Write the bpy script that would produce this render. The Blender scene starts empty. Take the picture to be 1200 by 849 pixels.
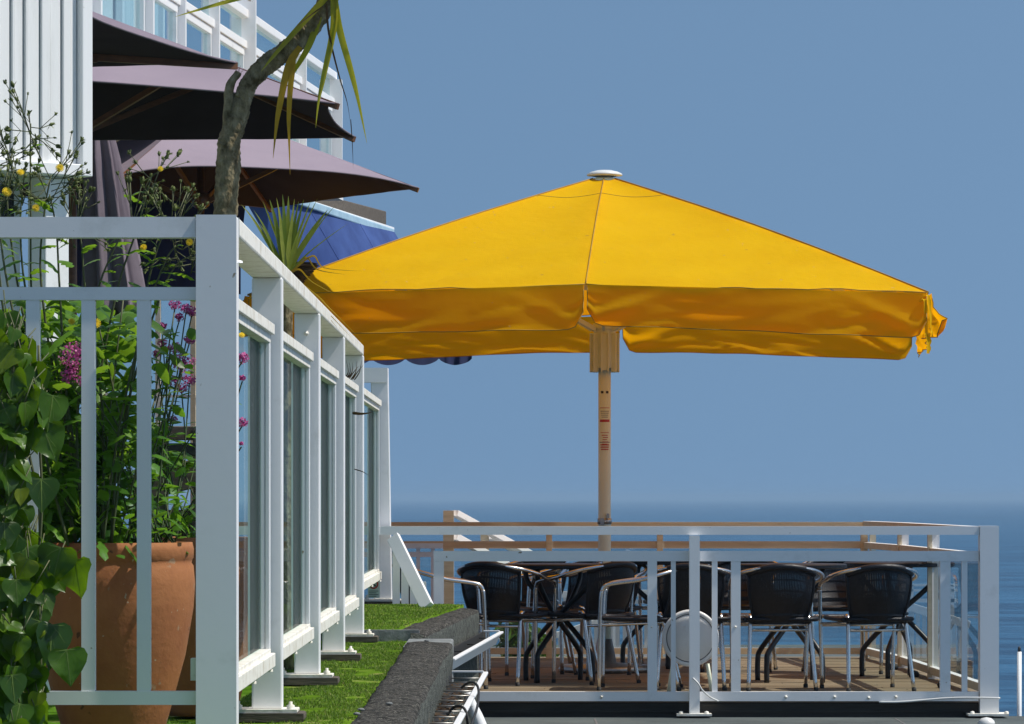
import bpy, bmesh, math, random
from mathutils import Vector, Matrix, noise
R = random.Random(7)
F = 4700.0; CX = 600.0; CY = 583.0
scene = bpy.context.scene
col = scene.collection
def at(px, py, Y):
    return Vector(((px - CX) * Y / F, Y, (CY - py) * Y / F))
def xat(px, Y): return (px - CX) * Y / F
def zat(py, Y): return (CY - py) * Y / F

# ------------------------------------------------------------------ helpers
ORG = {}
def tag(o, label=None, cat=None, group=None, kind=None):
    if label: o['label'] = label
    if cat: o['category'] = cat
    if group: o['group'] = group
    if kind: o['kind'] = kind
    return o
def thing(name, label, cat, loc=(0, 0, 0), group=None):
    o = bpy.data.objects.new(name, None); col.objects.link(o)
    o.empty_display_size = 0.1
    o.location = loc; ORG[o.name] = Vector(loc)
    return tag(o, label, cat, group)
def copy_tree(o, parent=None):
    c = o.copy(); col.objects.link(c)
    if parent is not None: c.parent = parent
    for ch in list(o.children): copy_tree(ch, c)
    return c

class MB:
    def __init__(s): s.v = []; s.f = []; s.m = []; s.s = []
    def add(s, vs, fs, mi=0, smooth=False):
        b = len(s.v); s.v += [tuple(x) for x in vs]
        for k in fs:
            s.f.append(tuple(b + i for i in k)); s.m.append(mi); s.s.append(smooth)
        return s
    def box(s, x0, x1, y0, y1, z0, z1, mi=0, front=None, left=None):
        if x0 > x1: x0, x1 = x1, x0
        if y0 > y1: y0, y1 = y1, y0
        if z0 > z1: z0, z1 = z1, z0
        vs = [(x0,y0,z0),(x1,y0,z0),(x1,y1,z0),(x0,y1,z0),(x0,y0,z1),(x1,y0,z1),(x1,y1,z1),(x0,y1,z1)]
        s.add(vs, [(0,3,2,1),(4,5,6,7),(1,2,6,5),(2,3,7,6)], mi)
        s.add(vs, [(0,1,5,4)], mi if front is None else front)
        s.add(vs, [(3,0,4,7)], mi if left is None else left)
        return s
    def bar(s, p0, p1, w, h, up=(0, 0, 1), mi=0, w1=None, h1=None):
        p0 = Vector(p0); p1 = Vector(p1); d = (p1 - p0).normalized()
        side = d.cross(Vector(up))
        if side.length < 1e-5: side = Vector((1, 0, 0))
        side.normalize(); u = side.cross(d).normalized()
        vs = []
        for p, ww, hh in ((p0, w, h), (p1, w1 or w, h1 or h)):
            for a, b in ((-1,-1),(1,-1),(1,1),(-1,1)):
                vs.append(p + side * a * ww / 2 + u * b * hh / 2)
        s.add(vs, [(0,1,2,3),(7,6,5,4),(0,4,5,1),(1,5,6,2),(2,6,7,3),(3,7,4,0)], mi)
        return s
    def tube(s, path, r, n=8, mi=0, closed=False, caps=True):
        P = [Vector(p) for p in path]; k = len(P)
        rs = r if isinstance(r, (list, tuple)) else [r] * k
        vs = []; prev = None
        for i in range(k):
            if closed: t = P[(i + 1) % k] - P[i - 1]
            elif i == 0: t = P[1] - P[0]
            elif i == k - 1: t = P[-1] - P[-2]
            else: t = (P[i + 1] - P[i]).normalized() + (P[i] - P[i - 1]).normalized()
            t.normalize()
            if prev is None:
                a = Vector((0, 0, 1)) if abs(t.z) < .9 else Vector((1, 0, 0))
                n1 = t.cross(a).normalized()
            else:
                n1 = (prev - t * prev.dot(t)).normalized()
            prev = n1; n2 = t.cross(n1)
            for j in range(n):
                q = 2 * math.pi * j / n
                vs.append(P[i] + (n1 * math.cos(q) + n2 * math.sin(q)) * rs[i])
        fs = []
        for i in range(k if closed else k - 1):
            for j in range(n):
                a = i * n + j; b = i * n + (j + 1) % n
                c = ((i + 1) % k) * n + (j + 1) % n; d = ((i + 1) % k) * n + j
                fs.append((a, b, c, d))
        s.add(vs, fs, mi, True)
        if caps and not closed:
            b = len(s.v) - len(vs)
            s.f.append(tuple(b + j for j in reversed(range(n)))); s.m.append(mi); s.s.append(False)
            s.f.append(tuple(b + (k - 1) * n + j for j in range(n))); s.m.append(mi); s.s.append(False)
        return s
    def lathe(s, prof, c=(0, 0, 0), n=24, mi=0, axis='z', smooth=True):
        vs = []
        for r, z in prof:
            for j in range(n):
                q = 2 * math.pi * j / n
                if axis == 'z': vs.append((c[0] + r * math.cos(q), c[1] + r * math.sin(q), c[2] + z))
                else: vs.append((c[0] + r * math.cos(q), c[1] + z, c[2] + r * math.sin(q)))
        fs = []
        for i in range(len(prof) - 1):
            for j in range(n):
                q = (i*n+j, i*n+(j+1)%n, (i+1)*n+(j+1)%n, (i+1)*n+j)
                fs.append(q if axis == 'z' else q[::-1])
        return s.add(vs, fs, mi, smooth)
    def strip(s, pts, ws, side, fold=0.0, mi=0, up=None):
        """a leaf-like ribbon along pts, half widths ws, side vector(s), folded along the midrib"""
        vs = []; n = len(pts)
        for i, p in enumerate(pts):
            p = Vector(p); sd = side[i] if isinstance(side, list) else side
            if i == 0: t = Vector(pts[1]) - p
            elif i == n-1: t = p - Vector(pts[-2])
            else: t = Vector(pts[i+1]) - Vector(pts[i-1])
            nn = t.cross(sd)
            if nn.length > 1e-9: nn.normalize()
            vs += [p - sd * ws[i] + nn * fold * ws[i], p, p + sd * ws[i] + nn * fold * ws[i]]
        fs = []
        for i in range(n - 1):
            a = i * 3
            fs += [(a, a+1, a+4, a+3), (a+1, a+2, a+5, a+4)]
        return s.add(vs, fs, mi, True)
    def build(s, name, mat, parent=None, bevel=0, label=None, weld=False):
        me = bpy.data.meshes.new(name)
        off = Vector((0, 0, 0))
        if parent is not None: off = ORG.get(parent.name, off)
        me.from_pydata([(x - off.x, y - off.y, z - off.z) for x, y, z in s.v], [], s.f)
        mats = mat if isinstance(mat, (list, tuple)) else [mat]
        for m in mats: me.materials.append(m)
        me.polygons.foreach_set('material_index', s.m)
        me.polygons.foreach_set('use_smooth', s.s)
        me.update()
        o = bpy.data.objects.new(name, me); col.objects.link(o)
        if parent is not None: o.parent = parent
        ORG[o.name] = off
        if bevel:
            b = o.modifiers.new('bevel', 'BEVEL'); b.width = bevel; b.segments = 2
            b.limit_method = 'ANGLE'; b.angle_limit = math.radians(50)
        if label: o['label'] = label
        return o

# ------------------------------------------------------------------ materials
def newmat(name):
    m = bpy.data.materials.new(name); m.use_nodes = True
    nt = m.node_tree; nt.nodes.clear()
    return m, nt, nt.nodes, nt.links
def ramp(nd, stops):
    r = nd.new('ShaderNodeValToRGB')
    el = r.color_ramp.elements
    while len(el) > 1: el.remove(el[-1])
    el[0].position = stops[0][0]; el[0].color = (*stops[0][1], 1)
    for p, c in stops[1:]:
        e = el.new(p); e.color = (*c, 1)
    return r
def mat(name, c1, c2=None, rough=.5, scale=8, bump=0, bscale=60, metal=0, c3=None, spec=.5, stretch=None, detail=6, trans=0, transc=None, lo=.35, hi=.65, bdist=.004, specks=None):
    m, nt, nd, lk = newmat(name)
    out = nd.new('ShaderNodeOutputMaterial'); b = nd.new('ShaderNodeBsdfPrincipled')
    b.inputs['Roughness'].default_value = rough; b.inputs['Metallic'].default_value = metal
    b.inputs['Specular IOR Level'].default_value = spec
    tc = nd.new('ShaderNodeTexCoord'); mp = nd.new('ShaderNodeMapping')
    lk.new(tc.outputs['Object'], mp.inputs['Vector'])
    if stretch: mp.inputs['Scale'].default_value = stretch
    colour = None
    if c2:
        n = nd.new('ShaderNodeTexNoise'); n.inputs['Scale'].default_value = scale; n.inputs['Detail'].default_value = detail
        n.inputs['Roughness'].default_value = .65
        lk.new(mp.outputs['Vector'], n.inputs['Vector'])
        st = [(lo, c1), (hi, c2)]
        if c3: st.append((min(.95, hi + .12), c3))
        r = ramp(nd, st); lk.new(n.outputs['Fac'], r.inputs['Fac'])
        colour = r.outputs['Color']
        if specks:
            for k_, (sc_, th_, cc_) in enumerate(specks):
                ns = nd.new('ShaderNodeTexNoise'); ns.inputs['Scale'].default_value = sc_; ns.inputs['Detail'].default_value = 3
                off = nd.new('ShaderNodeVectorMath'); off.inputs[1].default_value = (3.7 * (k_ + 1), 1.3, 8.1); lk.new(tc.outputs['Object'], off.inputs[0]); lk.new(off.outputs['Vector'], ns.inputs['Vector'])
                rr_ = ramp(nd, [(th_, (0, 0, 0)), (th_ + .03, (1, 1, 1))]); lk.new(ns.outputs['Fac'], rr_.inputs['Fac'])
                mc = nd.new('ShaderNodeMix'); mc.data_type = 'RGBA'; mc.inputs['B'].default_value = (*cc_, 1)
                lk.new(rr_.outputs['Color'], mc.inputs['Factor']); lk.new(colour, mc.inputs['A']); colour = mc.outputs['Result']
        lk.new(colour, b.inputs['Base Color'])
    else: b.inputs['Base Color'].default_value = (*c1, 1)
    if bump:
        n2 = nd.new('ShaderNodeTexNoise'); n2.inputs['Scale'].default_value = bscale; n2.inputs['Detail'].default_value = 5
        lk.new(mp.outputs['Vector'], n2.inputs['Vector'])
        bp = nd.new('ShaderNodeBump'); bp.inputs['Strength'].default_value = bump; bp.inputs['Distance'].default_value = bdist
        lk.new(n2.outputs['Fac'], bp.inputs['Height']); lk.new(bp.outputs['Normal'], b.inputs['Normal'])
    sh = b.outputs['BSDF']
    if trans:
        t = nd.new('ShaderNodeBsdfTranslucent')
        if transc: t.inputs['Color'].default_value = (*transc, 1)
        elif colour: lk.new(colour, t.inputs['Color'])
        else: t.inputs['Color'].default_value = (*c1, 1)
        mx = nd.new('ShaderNodeMixShader'); mx.inputs['Fac'].default_value = trans
        lk.new(sh, mx.inputs[1]); lk.new(t.outputs['BSDF'], mx.inputs[2]); sh = mx.outputs['Shader']
    lk.new(sh, out.inputs['Surface'])
    return m
def leafmat(name, dark, light, rough=.35, trans=.3, transc=None, brown=None):
    m, nt, nd, lk = newmat(name)
    out = nd.new('ShaderNodeOutputMaterial'); b = nd.new('ShaderNodeBsdfPrincipled')
    b.inputs['Roughness'].default_value = rough; b.inputs['Specular IOR Level'].default_value = .5 if rough < .2 else .35
    g = nd.new('ShaderNodeNewGeometry')
    st = [(0, dark), (.85, light)]
    if brown: st.append((1, brown))
    r = ramp(nd, st); lk.new(g.outputs['Random Per Island'], r.inputs['Fac'])
    n = nd.new('ShaderNodeTexNoise'); n.inputs['Scale'].default_value = 35; n.inputs['Detail'].default_value = 4
    tc = nd.new('ShaderNodeTexCoord'); lk.new(tc.outputs['Object'], n.inputs['Vector'])
    hs = nd.new('ShaderNodeHueSaturation'); lk.new(r.outputs['Color'], hs.inputs['Color'])
    mr = nd.new('ShaderNodeMapRange'); mr.inputs['To Min'].default_value = .6; mr.inputs['To Max'].default_value = 1.4
    lk.new(n.outputs['Fac'], mr.inputs['Value']); lk.new(mr.outputs['Result'], hs.inputs['Value'])
    lk.new(hs.outputs['Color'], b.inputs['Base Color'])
    bp = nd.new('ShaderNodeBump'); bp.inputs['Strength'].default_value = .35; bp.inputs['Distance'].default_value = .004
    lk.new(n.outputs['Fac'], bp.inputs['Height']); lk.new(bp.outputs['Normal'], b.inputs['Normal'])
    t = nd.new('ShaderNodeBsdfTranslucent')
    if transc: t.inputs['Color'].default_value = (*transc, 1)
    else: lk.new(hs.outputs['Color'], t.inputs['Color'])
    mx = nd.new('ShaderNodeMixShader'); mx.inputs['Fac'].default_value = trans
    lk.new(b.outputs['BSDF'], mx.inputs[1]); lk.new(t.outputs['BSDF'], mx.inputs[2]); lk.new(mx.outputs['Shader'], out.inputs['Surface'])
    return m
def glassmat(name, tint, refl=(1, 1, 1), rough=.02, ior=1.5, rs=1.0):
    m, nt, nd, lk = newmat(name)
    out = nd.new('ShaderNodeOutputMaterial')
    t = nd.new('ShaderNodeBsdfTransparent'); t.inputs['Color'].default_value = (*tint, 1)
    g = nd.new('ShaderNodeBsdfGlossy'); g.inputs['Color'].default_value = (*refl, 1); g.inputs['Roughness'].default_value = rough
    f = nd.new('ShaderNodeFresnel'); f.inputs['IOR'].default_value = ior
    n = nd.new('ShaderNodeTexNoise'); n.inputs['Scale'].default_value = 2.5
    tc = nd.new('ShaderNodeTexCoord'); lk.new(tc.outputs['Object'], n.inputs['Vector'])
    bp = nd.new('ShaderNodeBump'); bp.inputs['Strength'].default_value = .05; bp.inputs['Distance'].default_value = .01
    lk.new(n.outputs['Fac'], bp.inputs['Height']); lk.new(bp.outputs['Normal'], g.inputs['Normal'])
    d = nd.new('ShaderNodeBsdfDiffuse'); d.inputs['Color'].default_value = (.7, .72, .72, 1)
    ge = nd.new('ShaderNodeNewGeometry'); iv_ = nd.new('ShaderNodeMath'); iv_.operation = 'SUBTRACT'; iv_.inputs[0].default_value = 1
    lk.new(ge.outputs['Backfacing'], iv_.inputs[1])
    ml = nd.new('ShaderNodeMath'); ml.operation = 'MULTIPLY'; lk.new(f.outputs['Fac'], ml.inputs[0]); lk.new(iv_.outputs['Value'], ml.inputs[1])
    m3 = nd.new('ShaderNodeMath'); m3.operation = 'MULTIPLY'; m3.inputs[1].default_value = rs; lk.new(ml.outputs['Value'], m3.inputs[0]); ml = m3
    mx = nd.new('ShaderNodeMixShader'); lk.new(ml.outputs['Value'], mx.inputs['Fac'])
    lk.new(t.outputs['BSDF'], mx.inputs[1]); lk.new(g.outputs['BSDF'], mx.inputs[2])
    m2 = nd.new('ShaderNodeMixShader'); m2.inputs['Fac'].default_value = .015
    lk.new(mx.outputs['Shader'], m2.inputs[1]); lk.new(d.outputs['BSDF'], m2.inputs[2])
    lk.new(m2.outputs['Shader'], out.inputs['Surface'])
    return m

W = mat('white_paint', (.66, .66, .64), (.85, .85, .85), .38, 5, .05, 35, lo=.18, hi=.42, specks=[(22, .74, (.34, .27, .18)), (60, .755, (.12, .09, .07))])
WOLD = mat('weathered_white_paint', (.58, .52, .41), (.82, .79, .71), .55, 14, .35, 60, lo=.3, hi=.52, specks=[(30, .70, (.25, .2, .14))])
WCLAD = mat('white_cladding', (.66, .66, .64), (.82, .82, .81), .45, 3, .1, 30, lo=.2, hi=.5, stretch=(6, 6, .6))
TAN = mat('tan_surface', (.54, .47, .33), (.66, .59, .44), .6, 4, .2, 60, stretch=(1, 8, 8))
CREAM = mat('cream_enamel', (.68, .73, .56), (.74, .79, .62), .4, 6, .05, 40)
YEL = mat('yellow_canvas', (.92, .53, .003), (.97, .58, .004), .78, 3, .45, 16, spec=.10, trans=.42, transc=(.97, .36, .001), bdist=.012, specks=[(13, .73, (.62, .38, .05)), (34, .72, (.70, .56, .26)), (60, .73, (.45, .28, .06))])
YPIPE = mat('ochre_piping', (.34, .18, .012), (.42, .24, .015), .7, 9)
YMARK = mat('yellow_strap_cloth', (.80, .47, .004), (.88, .56, .008), .8, 20, .5, 40, spec=.1, trans=.35, transc=(.85, .45, .004))
YVAL = mat('translucent_yellow_canvas', (.95, .50, .003), (.98, .55, .004), .8, 3, .35, 16, spec=.08, trans=.60, transc=(.98, .43, .001), bdist=.010, specks=[(34, .74, (.72, .55, .2))])  # canopy canvas again, more translucent and slightly oranger for the flaps
PUR = mat('mauve_canvas', (.25, .205, .25), (.28, .23, .275), .85, 2, .15, 12, spec=.1)
PURSHADE = mat('shaded_mauve_underside', (.034, .023, .036), (.044, .030, .046), .9, 3, spec=.05)  # near-black mauve: shade under the parasols put into a separate colour
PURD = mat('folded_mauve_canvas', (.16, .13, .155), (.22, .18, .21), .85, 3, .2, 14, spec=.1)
BLUE = mat('blue_canvas', (.026, .055, .20), (.05, .10, .31), .6, 3, .1, 20, trans=.25, transc=(.04, .08, .34))
BSEAM = mat('blue_seam', (.08, .14, .42), (.09, .16, .45), .6, 3)
GUTB = mat('pale_blue_enamel', (.30, .45, .55), (.42, .58, .68), .35, 6)
NAVY = mat('navy_shade_canvas', (.006, .010, .045), (.008, .014, .065), .8, 3)  # shade under the awnings put into the navy colour
WOOD = mat('parasol_wood', (.11, .042, .014), (.18, .07, .024), .5, 5, .1, 60, stretch=(3, 3, 12))
TIMBER = mat('weathered_timber', (.07, .055, .04), (.14, .11, .08), .75, 5, .3, 50, stretch=(1, 8, 8))
BLOCK = mat('packing_timber', (.05, .038, .028), (.12, .095, .07), .8, 20, .6, 70, stretch=(.3, 3, 3))
CONC = mat('dark_coping_stone', (.022, .021, .019), (.080, .075, .068), .95, 26, 1.0, 120, c3=(.15, .14, .12), detail=10, lo=.40, hi=.62, bdist=.014, spec=.15, specks=[(85, .60, (.20, .19, .165)), (40, .68, (.22, .22, .18)), (150, .66, (.008, .008, .007))])
CONCS = mat('grey_coping_side', (.05, .055, .05), (.13, .14, .125), .95, 30, 1.0, 130, c3=(.22, .22, .19), detail=10, lo=.36, hi=.62, bdist=.014, spec=.15, specks=[(70, .64, (.03, .03, .028)), (110, .66, (.30, .30, .27))])
CONC2 = mat('pale_mortar', (.12, .13, .13), (.24, .25, .25), .9, 14, .7, 90, bdist=.006)
SLAB = mat('roofing_felt', (.05, .062, .062), (.095, .115, .112), .85, 2, .35, 60)
EARTH = mat('cliff_earth', (.09, .075, .05), (.16, .13, .09), .95, .8, .6, 6, bdist=.05)
TURF = mat('turf_mat', (.05, .10, .008), (.11, .20, .016), .95, 10, .6, 220, spec=0, c3=(.28, .25, .10), lo=.35, hi=.56)
BLADE = leafmat('grass_blade', (.06, .12, .008), (.18, .30, .025), .6, .4, brown=(.36, .33, .12))
ALU = mat('aluminium', (.62, .62, .62), (.72, .72, .72), .22, 10, 0, metal=1)
STEEL = mat('galvanised_wire', (.35, .34, .32), (.5, .48, .44), .4, 30, 0, metal=.8)
RAT = mat('black_resin_weave', (.004, .005, .008), (.009, .010, .015), .42, 40, .5, 160, spec=.35)
BLK = mat('black_metal', (.010, .010, .011), (.018, .018, .02), .4, 20)
SHADESTRIP = mat('green_grey_shade', (.07, .09, .085), (.13, .155, .145), .3, 3, stretch=(3, 3, .5))  # dark tone of the posts behind the fence glass, as a strip colour
RUB = mat('black_rubber', (.01, .01, .01), (.015, .015, .015), .7, 20)
SOIL = mat('potting_soil', (.018, .012, .008), (.05, .035, .022), 1, 30, 1, 60)
TSP = [(15, .68, (.46, .24, .15)), (26, .71, (.16, .055, .025)), (60, .72, (.55, .36, .26))]
TERRA = mat('terracotta', (.37, .102, .036), (.52, .168, .062), .8, 5, .5, 45, c3=(.48, .24, .14), lo=.3, hi=.68, specks=TSP)
BARK = mat('cordyline_bark', (.085, .066, .034), (.29, .24, .14), .95, 34, 1, 60, c3=(.36, .32, .23), stretch=(1, 1, .55), bdist=.014, lo=.36, hi=.6, spec=.15)
DEADL = leafmat('dead_leaf', (.035, .018, .007), (.10, .055, .02), .7, .2)
IVY = leafmat('ivy_leaf', (.009, .032, .003), (.060, .135, .007), .34, .28, transc=(.26, .48, .012), brown=(.20, .24, .02))
VEIN = leafmat('ivy_vein', (.10, .17, .03), (.16, .24, .05), .35, .3)
WEED = leafmat('weed_leaf', (.022, .075, .008), (.12, .25, .025), .40, .40, transc=(.30, .52, .03))
STEM = mat('green_stem', (.06, .085, .025), (.10, .10, .04), .6, 30)
STRAP = leafmat('cordyline_leaf', (.20, .21, .015), (.40, .37, .035), .35, .4, transc=(.62, .58, .03))
STRAPG = leafmat('cordyline_green_leaf', (.07, .12, .012), (.30, .32, .05), .3, .35, transc=(.42, .46, .04))
STRAPO = leafmat('yellowing_leaf', (.32, .19, .012), (.45, .27, .02), .5, .35, transc=(.6, .36, .02))
PINK = leafmat('valerian_petal', (.48, .05, .25), (.74, .18, .46), .6, .3, brown=(.80, .45, .62))
YFLO = leafmat('thistle_petal', (.75, .50, .01), (.85, .62, .02), .6, .2)
BUD = leafmat('flower_bud', (.05, .075, .018), (.16, .19, .05), .6, .15)
BUSH = leafmat('bush_leaf', (.035, .085, .010), (.09, .18, .02), .45, .35)
GLASS = glassmat('clear_glass', (.93, .97, .96))
GLASSF = glassmat('greenish_fence_glass', (.84, .93, .90), ior=1.3, rs=.22)
GLASSB = glassmat('balcony_glass', (.72, .86, .88), ior=1.8)
WWALL = mat('white_render', (.66, .66, .66), (.78, .78, .78), .8, 2, .2, 40)
DARKW = mat('dark_window', (.012, .014, .018), (.02, .022, .028), .12, 3)
CURT = mat('pale_curtain', (.5, .58, .62), (.68, .74, .76), .8, 3, stretch=(6, 6, .3))
PLAST = mat('white_plastic', (.66, .66, .64), (.74, .74, .72), .35, 5)
GREYP = mat('grey_groove', (.12, .12, .12), (.16, .16, .16), .6, 8)
REDS = mat('red_print', (.45, .03, .02), (.5, .05, .03), .5, 9)
INK = mat('black_print', (.03, .03, .03), (.05, .05, .05), .6, 9)
DECKW = mat('deck_boards', (.11, .08, .045), (.28, .215, .13), .8, 3, .3, 60, stretch=(.6, 9, 3), lo=.3, hi=.7)
FASC = mat('dark_fascia', (.02, .017, .014), (.045, .038, .03), .7, 4, .2, 50, stretch=(.6, 4, 4))

# sea
m, nt, nd, lk = newmat('sea_water'); SEA = m
out = nd.new('ShaderNodeOutputMaterial'); b = nd.new('ShaderNodeBsdfPrincipled')
tc = nd.new('ShaderNodeTexCoord')
mp = nd.new('ShaderNodeMapping'); mp.inputs['Scale'].default_value = (.35, 1.0, 1)
lk.new(tc.outputs['Object'], mp.inputs['Vector'])
n1 = nd.new('ShaderNodeTexNoise'); n1.inputs['Scale'].default_value = .55; n1.inputs['Detail'].default_value = 7; n1.inputs['Roughness'].default_value = .62
n2 = nd.new('ShaderNodeTexNoise'); n2.inputs['Scale'].default_value = .16; n2.inputs['Detail'].default_value = 8
lk.new(mp.outputs['Vector'], n1.inputs['Vector']); lk.new(mp.outputs['Vector'], n2.inputs['Vector'])
r = ramp(nd, [(.40, (.007, .046, .105)), (.60, (.026, .108, .21))]); lk.new(n2.outputs['Fac'], r.inputs['Fac'])
lk.new(r.outputs['Color'], b.inputs['Base Color'])
b.inputs['Roughness'].default_value = .3; b.inputs['IOR'].default_value = 1.33; b.inputs['Specular IOR Level'].default_value = .3
bp = nd.new('ShaderNodeBump'); bp.inputs['Strength'].default_value = 1.0; bp.inputs['Distance'].default_value = .9
lk.new(n1.outputs['Fac'], bp.inputs['Height']); lk.new(bp.outputs['Normal'], b.inputs['Normal'])
lk.new(b.outputs['BSDF'], out.inputs['Surface'])

# ------------------------------------------------------------------ light, sky, camera
SUN = Vector((.55, -.06, .83)).normalized()
EL = math.asin(SUN.z); AZ = math.atan2(SUN.x, SUN.y)
world = bpy.data.worlds.new('World'); scene.world = world; world.use_nodes = True
wn = world.node_tree.nodes; wl = world.node_tree.links; wn.clear()
wo = wn.new('ShaderNodeOutputWorld'); bg = wn.new('ShaderNodeBackground'); sky = wn.new('ShaderNodeTexSky')
sky.sky_type = 'NISHITA'; sky.sun_disc = False; sky.sun_elevation = EL; sky.sun_rotation = AZ
sky.air_density = 1.0; sky.dust_density = .7; sky.ozone_density = 1.4; sky.altitude = 0
# the clear summer sky stays deep blue down to the sea mist: look the dome up a little above the geometric elevation
tcw = wn.new('ShaderNodeTexCoord'); sp = wn.new('ShaderNodeSeparateXYZ'); cb = wn.new('ShaderNodeCombineXYZ')
mw = wn.new('ShaderNodeMath'); mw.operation = 'MULTIPLY_ADD'; mw.inputs[1].default_value = .55; mw.inputs[2].default_value = .45
wl.new(tcw.outputs['Generated'], sp.inputs['Vector']); wl.new(sp.outputs['X'], cb.inputs['X']); wl.new(sp.outputs['Y'], cb.inputs['Y'])
wl.new(sp.outputs['Z'], mw.inputs[0]); wl.new(mw.outputs['Value'], cb.inputs['Z'])
nm = wn.new('ShaderNodeVectorMath'); nm.operation = 'NORMALIZE'
wl.new(cb.outputs['Vector'], nm.inputs[0]); wl.new(nm.outputs['Vector'], sky.inputs['Vector'])
tn = wn.new('ShaderNodeMix'); tn.data_type = 'RGBA'; tn.blend_type = 'MULTIPLY'; tn.inputs['Factor'].default_value = 1; tn.inputs['B'].default_value = (.92, 1.02, .97, 1)
wl.new(sky.outputs['Color'], tn.inputs['A']); wl.new(tn.outputs['Result'], bg.inputs['Color']); bg.inputs['Strength'].default_value = .129
wl.new(bg.outputs['Background'], wo.inputs['Surface'])

sl = bpy.data.lights.new('sun', 'SUN'); sl.energy = 4.6; sl.angle = math.radians(.53); sl.color = (1, .95, .87)
so = bpy.data.objects.new('sun', sl); col.objects.link(so)
so.rotation_euler = SUN.to_track_quat('Z', 'Y').to_euler(); so.location = (10, 0, 30)

cam = bpy.data.cameras.new('camera'); co = bpy.data.objects.new('camera', cam); col.objects.link(co)
cam.sensor_width = 36; cam.lens = F / 1200 * 36; cam.shift_y = (CY - 424.5) / 1200
cam.clip_start = .1; cam.clip_end = 60000
co.location = (0, 0, 0); co.rotation_euler = (math.radians(90), 0, 0); scene.camera = co
vs_ = scene.view_settings
vs_.view_transform = 'Standard'; vs_.look = 'None'; vs_.gamma = 1; vs_.use_curve_mapping = False; vs_.exposure = 0
scene.cycles.use_denoising = True
scene.cycles.max_bounces = 8; scene.cycles.transparent_max_bounces = 16; scene.cycles.caustics_reflective = False; scene.cycles.caustics_refractive = False
scene.cycles.volume_bounces = 0

# ------------------------------------------------------------------ setting
SEAZ = -10.0
sea = MB()
sea.add([(-14000, -300, SEAZ), (14000, -300, SEAZ), (14000, 24000, SEAZ), (-14000, 24000, SEAZ)], [(0, 1, 2, 3)])
tag(sea.build('sea', SEA), kind='structure')
HAZE_D = 2.6e-4
hz, nt, nd, lk = newmat('sea_haze')
out = nd.new('ShaderNodeOutputMaterial'); pv = nd.new('ShaderNodeVolumePrincipled')
pv.inputs['Density'].default_value = HAZE_D; pv.inputs['Color'].default_value = (.40, .60, .82, 1)
lk.new(pv.outputs['Volume'], out.inputs['Volume'])
hb = MB().box(-15000, 15000, -400, 25000, SEAZ - 1, 6.0)
tag(hb.build('haze', hz), kind='stuff')

gr = MB()
gr.box(-40, -.31, -30, 20.4, SEAZ - .5, -.80)
gr.box(-40, -.45, 20.4, 22.85, SEAZ - .5, -.76)
tag(gr.build('ground', EARTH), kind='structure')
sb = MB()
sb.box(-.31, 2.98, -5, 23.35, SEAZ - .5, -1.274)
sb.box(-.455, 2.98, 20.4, 23.35, SEAZ - .4, -1.278)
sb.box(-6, 2.9, 23.35, 29.6, SEAZ - .3, -1.40)
for x in (.47, 2.2, -.2): sb.box(x, x + .012, 21.5, 23.1, -1.274, -1.2725, 1)
tag(sb.build('ledge', [SLAB, GREYP]), kind='structure')

# turf (two tiers)
def g2z(y): return -.675 + (y - 20.4) * (.066 / 2.45)
tb = MB()
NX, NY = 30, 90
def sheet(x0f, x1f, y0, y1, zf, nx, ny, amp):
    vs = []; fs = []
    for j in range(ny + 1):
        y = y0 + (y1 - y0) * j / ny
        for i in range(nx + 1):
            x = x0f(y) + (x1f(y) - x0f(y)) * i / nx
            vs.append((x, y, zf(y) + amp * noise.noise(Vector((x * 5, y * 3, 0)))))
    for j in range(ny):
        for i in range(nx):
            a = j * (nx + 1) + i
            fs.append((a, a + 1, a + nx + 2, a + nx + 1))
    # turned-down hem along the near edge and the right edge of the mat
    rim = [i for i in range(nx + 1)] + [j * (nx + 1) + nx for j in range(1, ny + 1)]
    b0 = len(vs); vs += [(vs[i][0], vs[i][1], vs[i][2] - .09) for i in rim]
    for k in range(len(rim) - 1): fs.append((rim[k], b0 + k, b0 + k + 1, rim[k + 1]))
    return vs, fs
edge1 = lambda y: -.478 + .07 * noise.noise(Vector((y * 1.1, 3, 0))) + .022 * noise.noise(Vector((y * 4.3, 7, 0)))
edge2 = lambda y: -.643 + (y - 20.5) * (.313 / 2.2) + .02 * noise.noise(Vector((y * 3, 9, 0))) + .035
v, f = sheet(lambda y: -4.0, edge1, 9.5, 20.38, lambda y: -.731, 60, 90, .006)
tb.add(v, f, 0, True)
v, f = sheet(lambda y: -4.0, edge2, 20.42, 22.85, g2z, 40, 24, .006)
tb.add(v, f, 0, True)
tag(tb.build('lawn', TURF), kind='structure')
bl = MB()
def blade(x, y, z):
    h = R.uniform(.005, .014); a = R.uniform(0, 6.28); w = R.uniform(.0018, .0032); l = R.uniform(-.008, .008); l2 = R.uniform(-.008, .008)
    bl.add([(x - w*math.cos(a), y - w*math.sin(a), z), (x + w*math.cos(a), y + w*math.sin(a), z), (x + l, y + l2, z + h)], [(0, 1, 2)])
for k in range(52000):
    y = 11.2 + 9.1 * R.random() ** 1.25; x1 = edge1(y) + .012; x = x1 - R.random() * (.52 if y > 13.2 else .95)
    if noise.noise(Vector((x * 9, y * 2.5, 5))) < -.26: continue
    blade(x, y, -.733 + .006 * noise.noise(Vector((x * 5, y * 3, 0))))
for k in range(12000):
    y = R.uniform(20.42, 22.8); x = edge2(y) + .01 - R.random() * .55
    blade(x, y, g2z(y) - .002)
tag(bl.build('grass', BLADE), kind='stuff')

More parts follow.
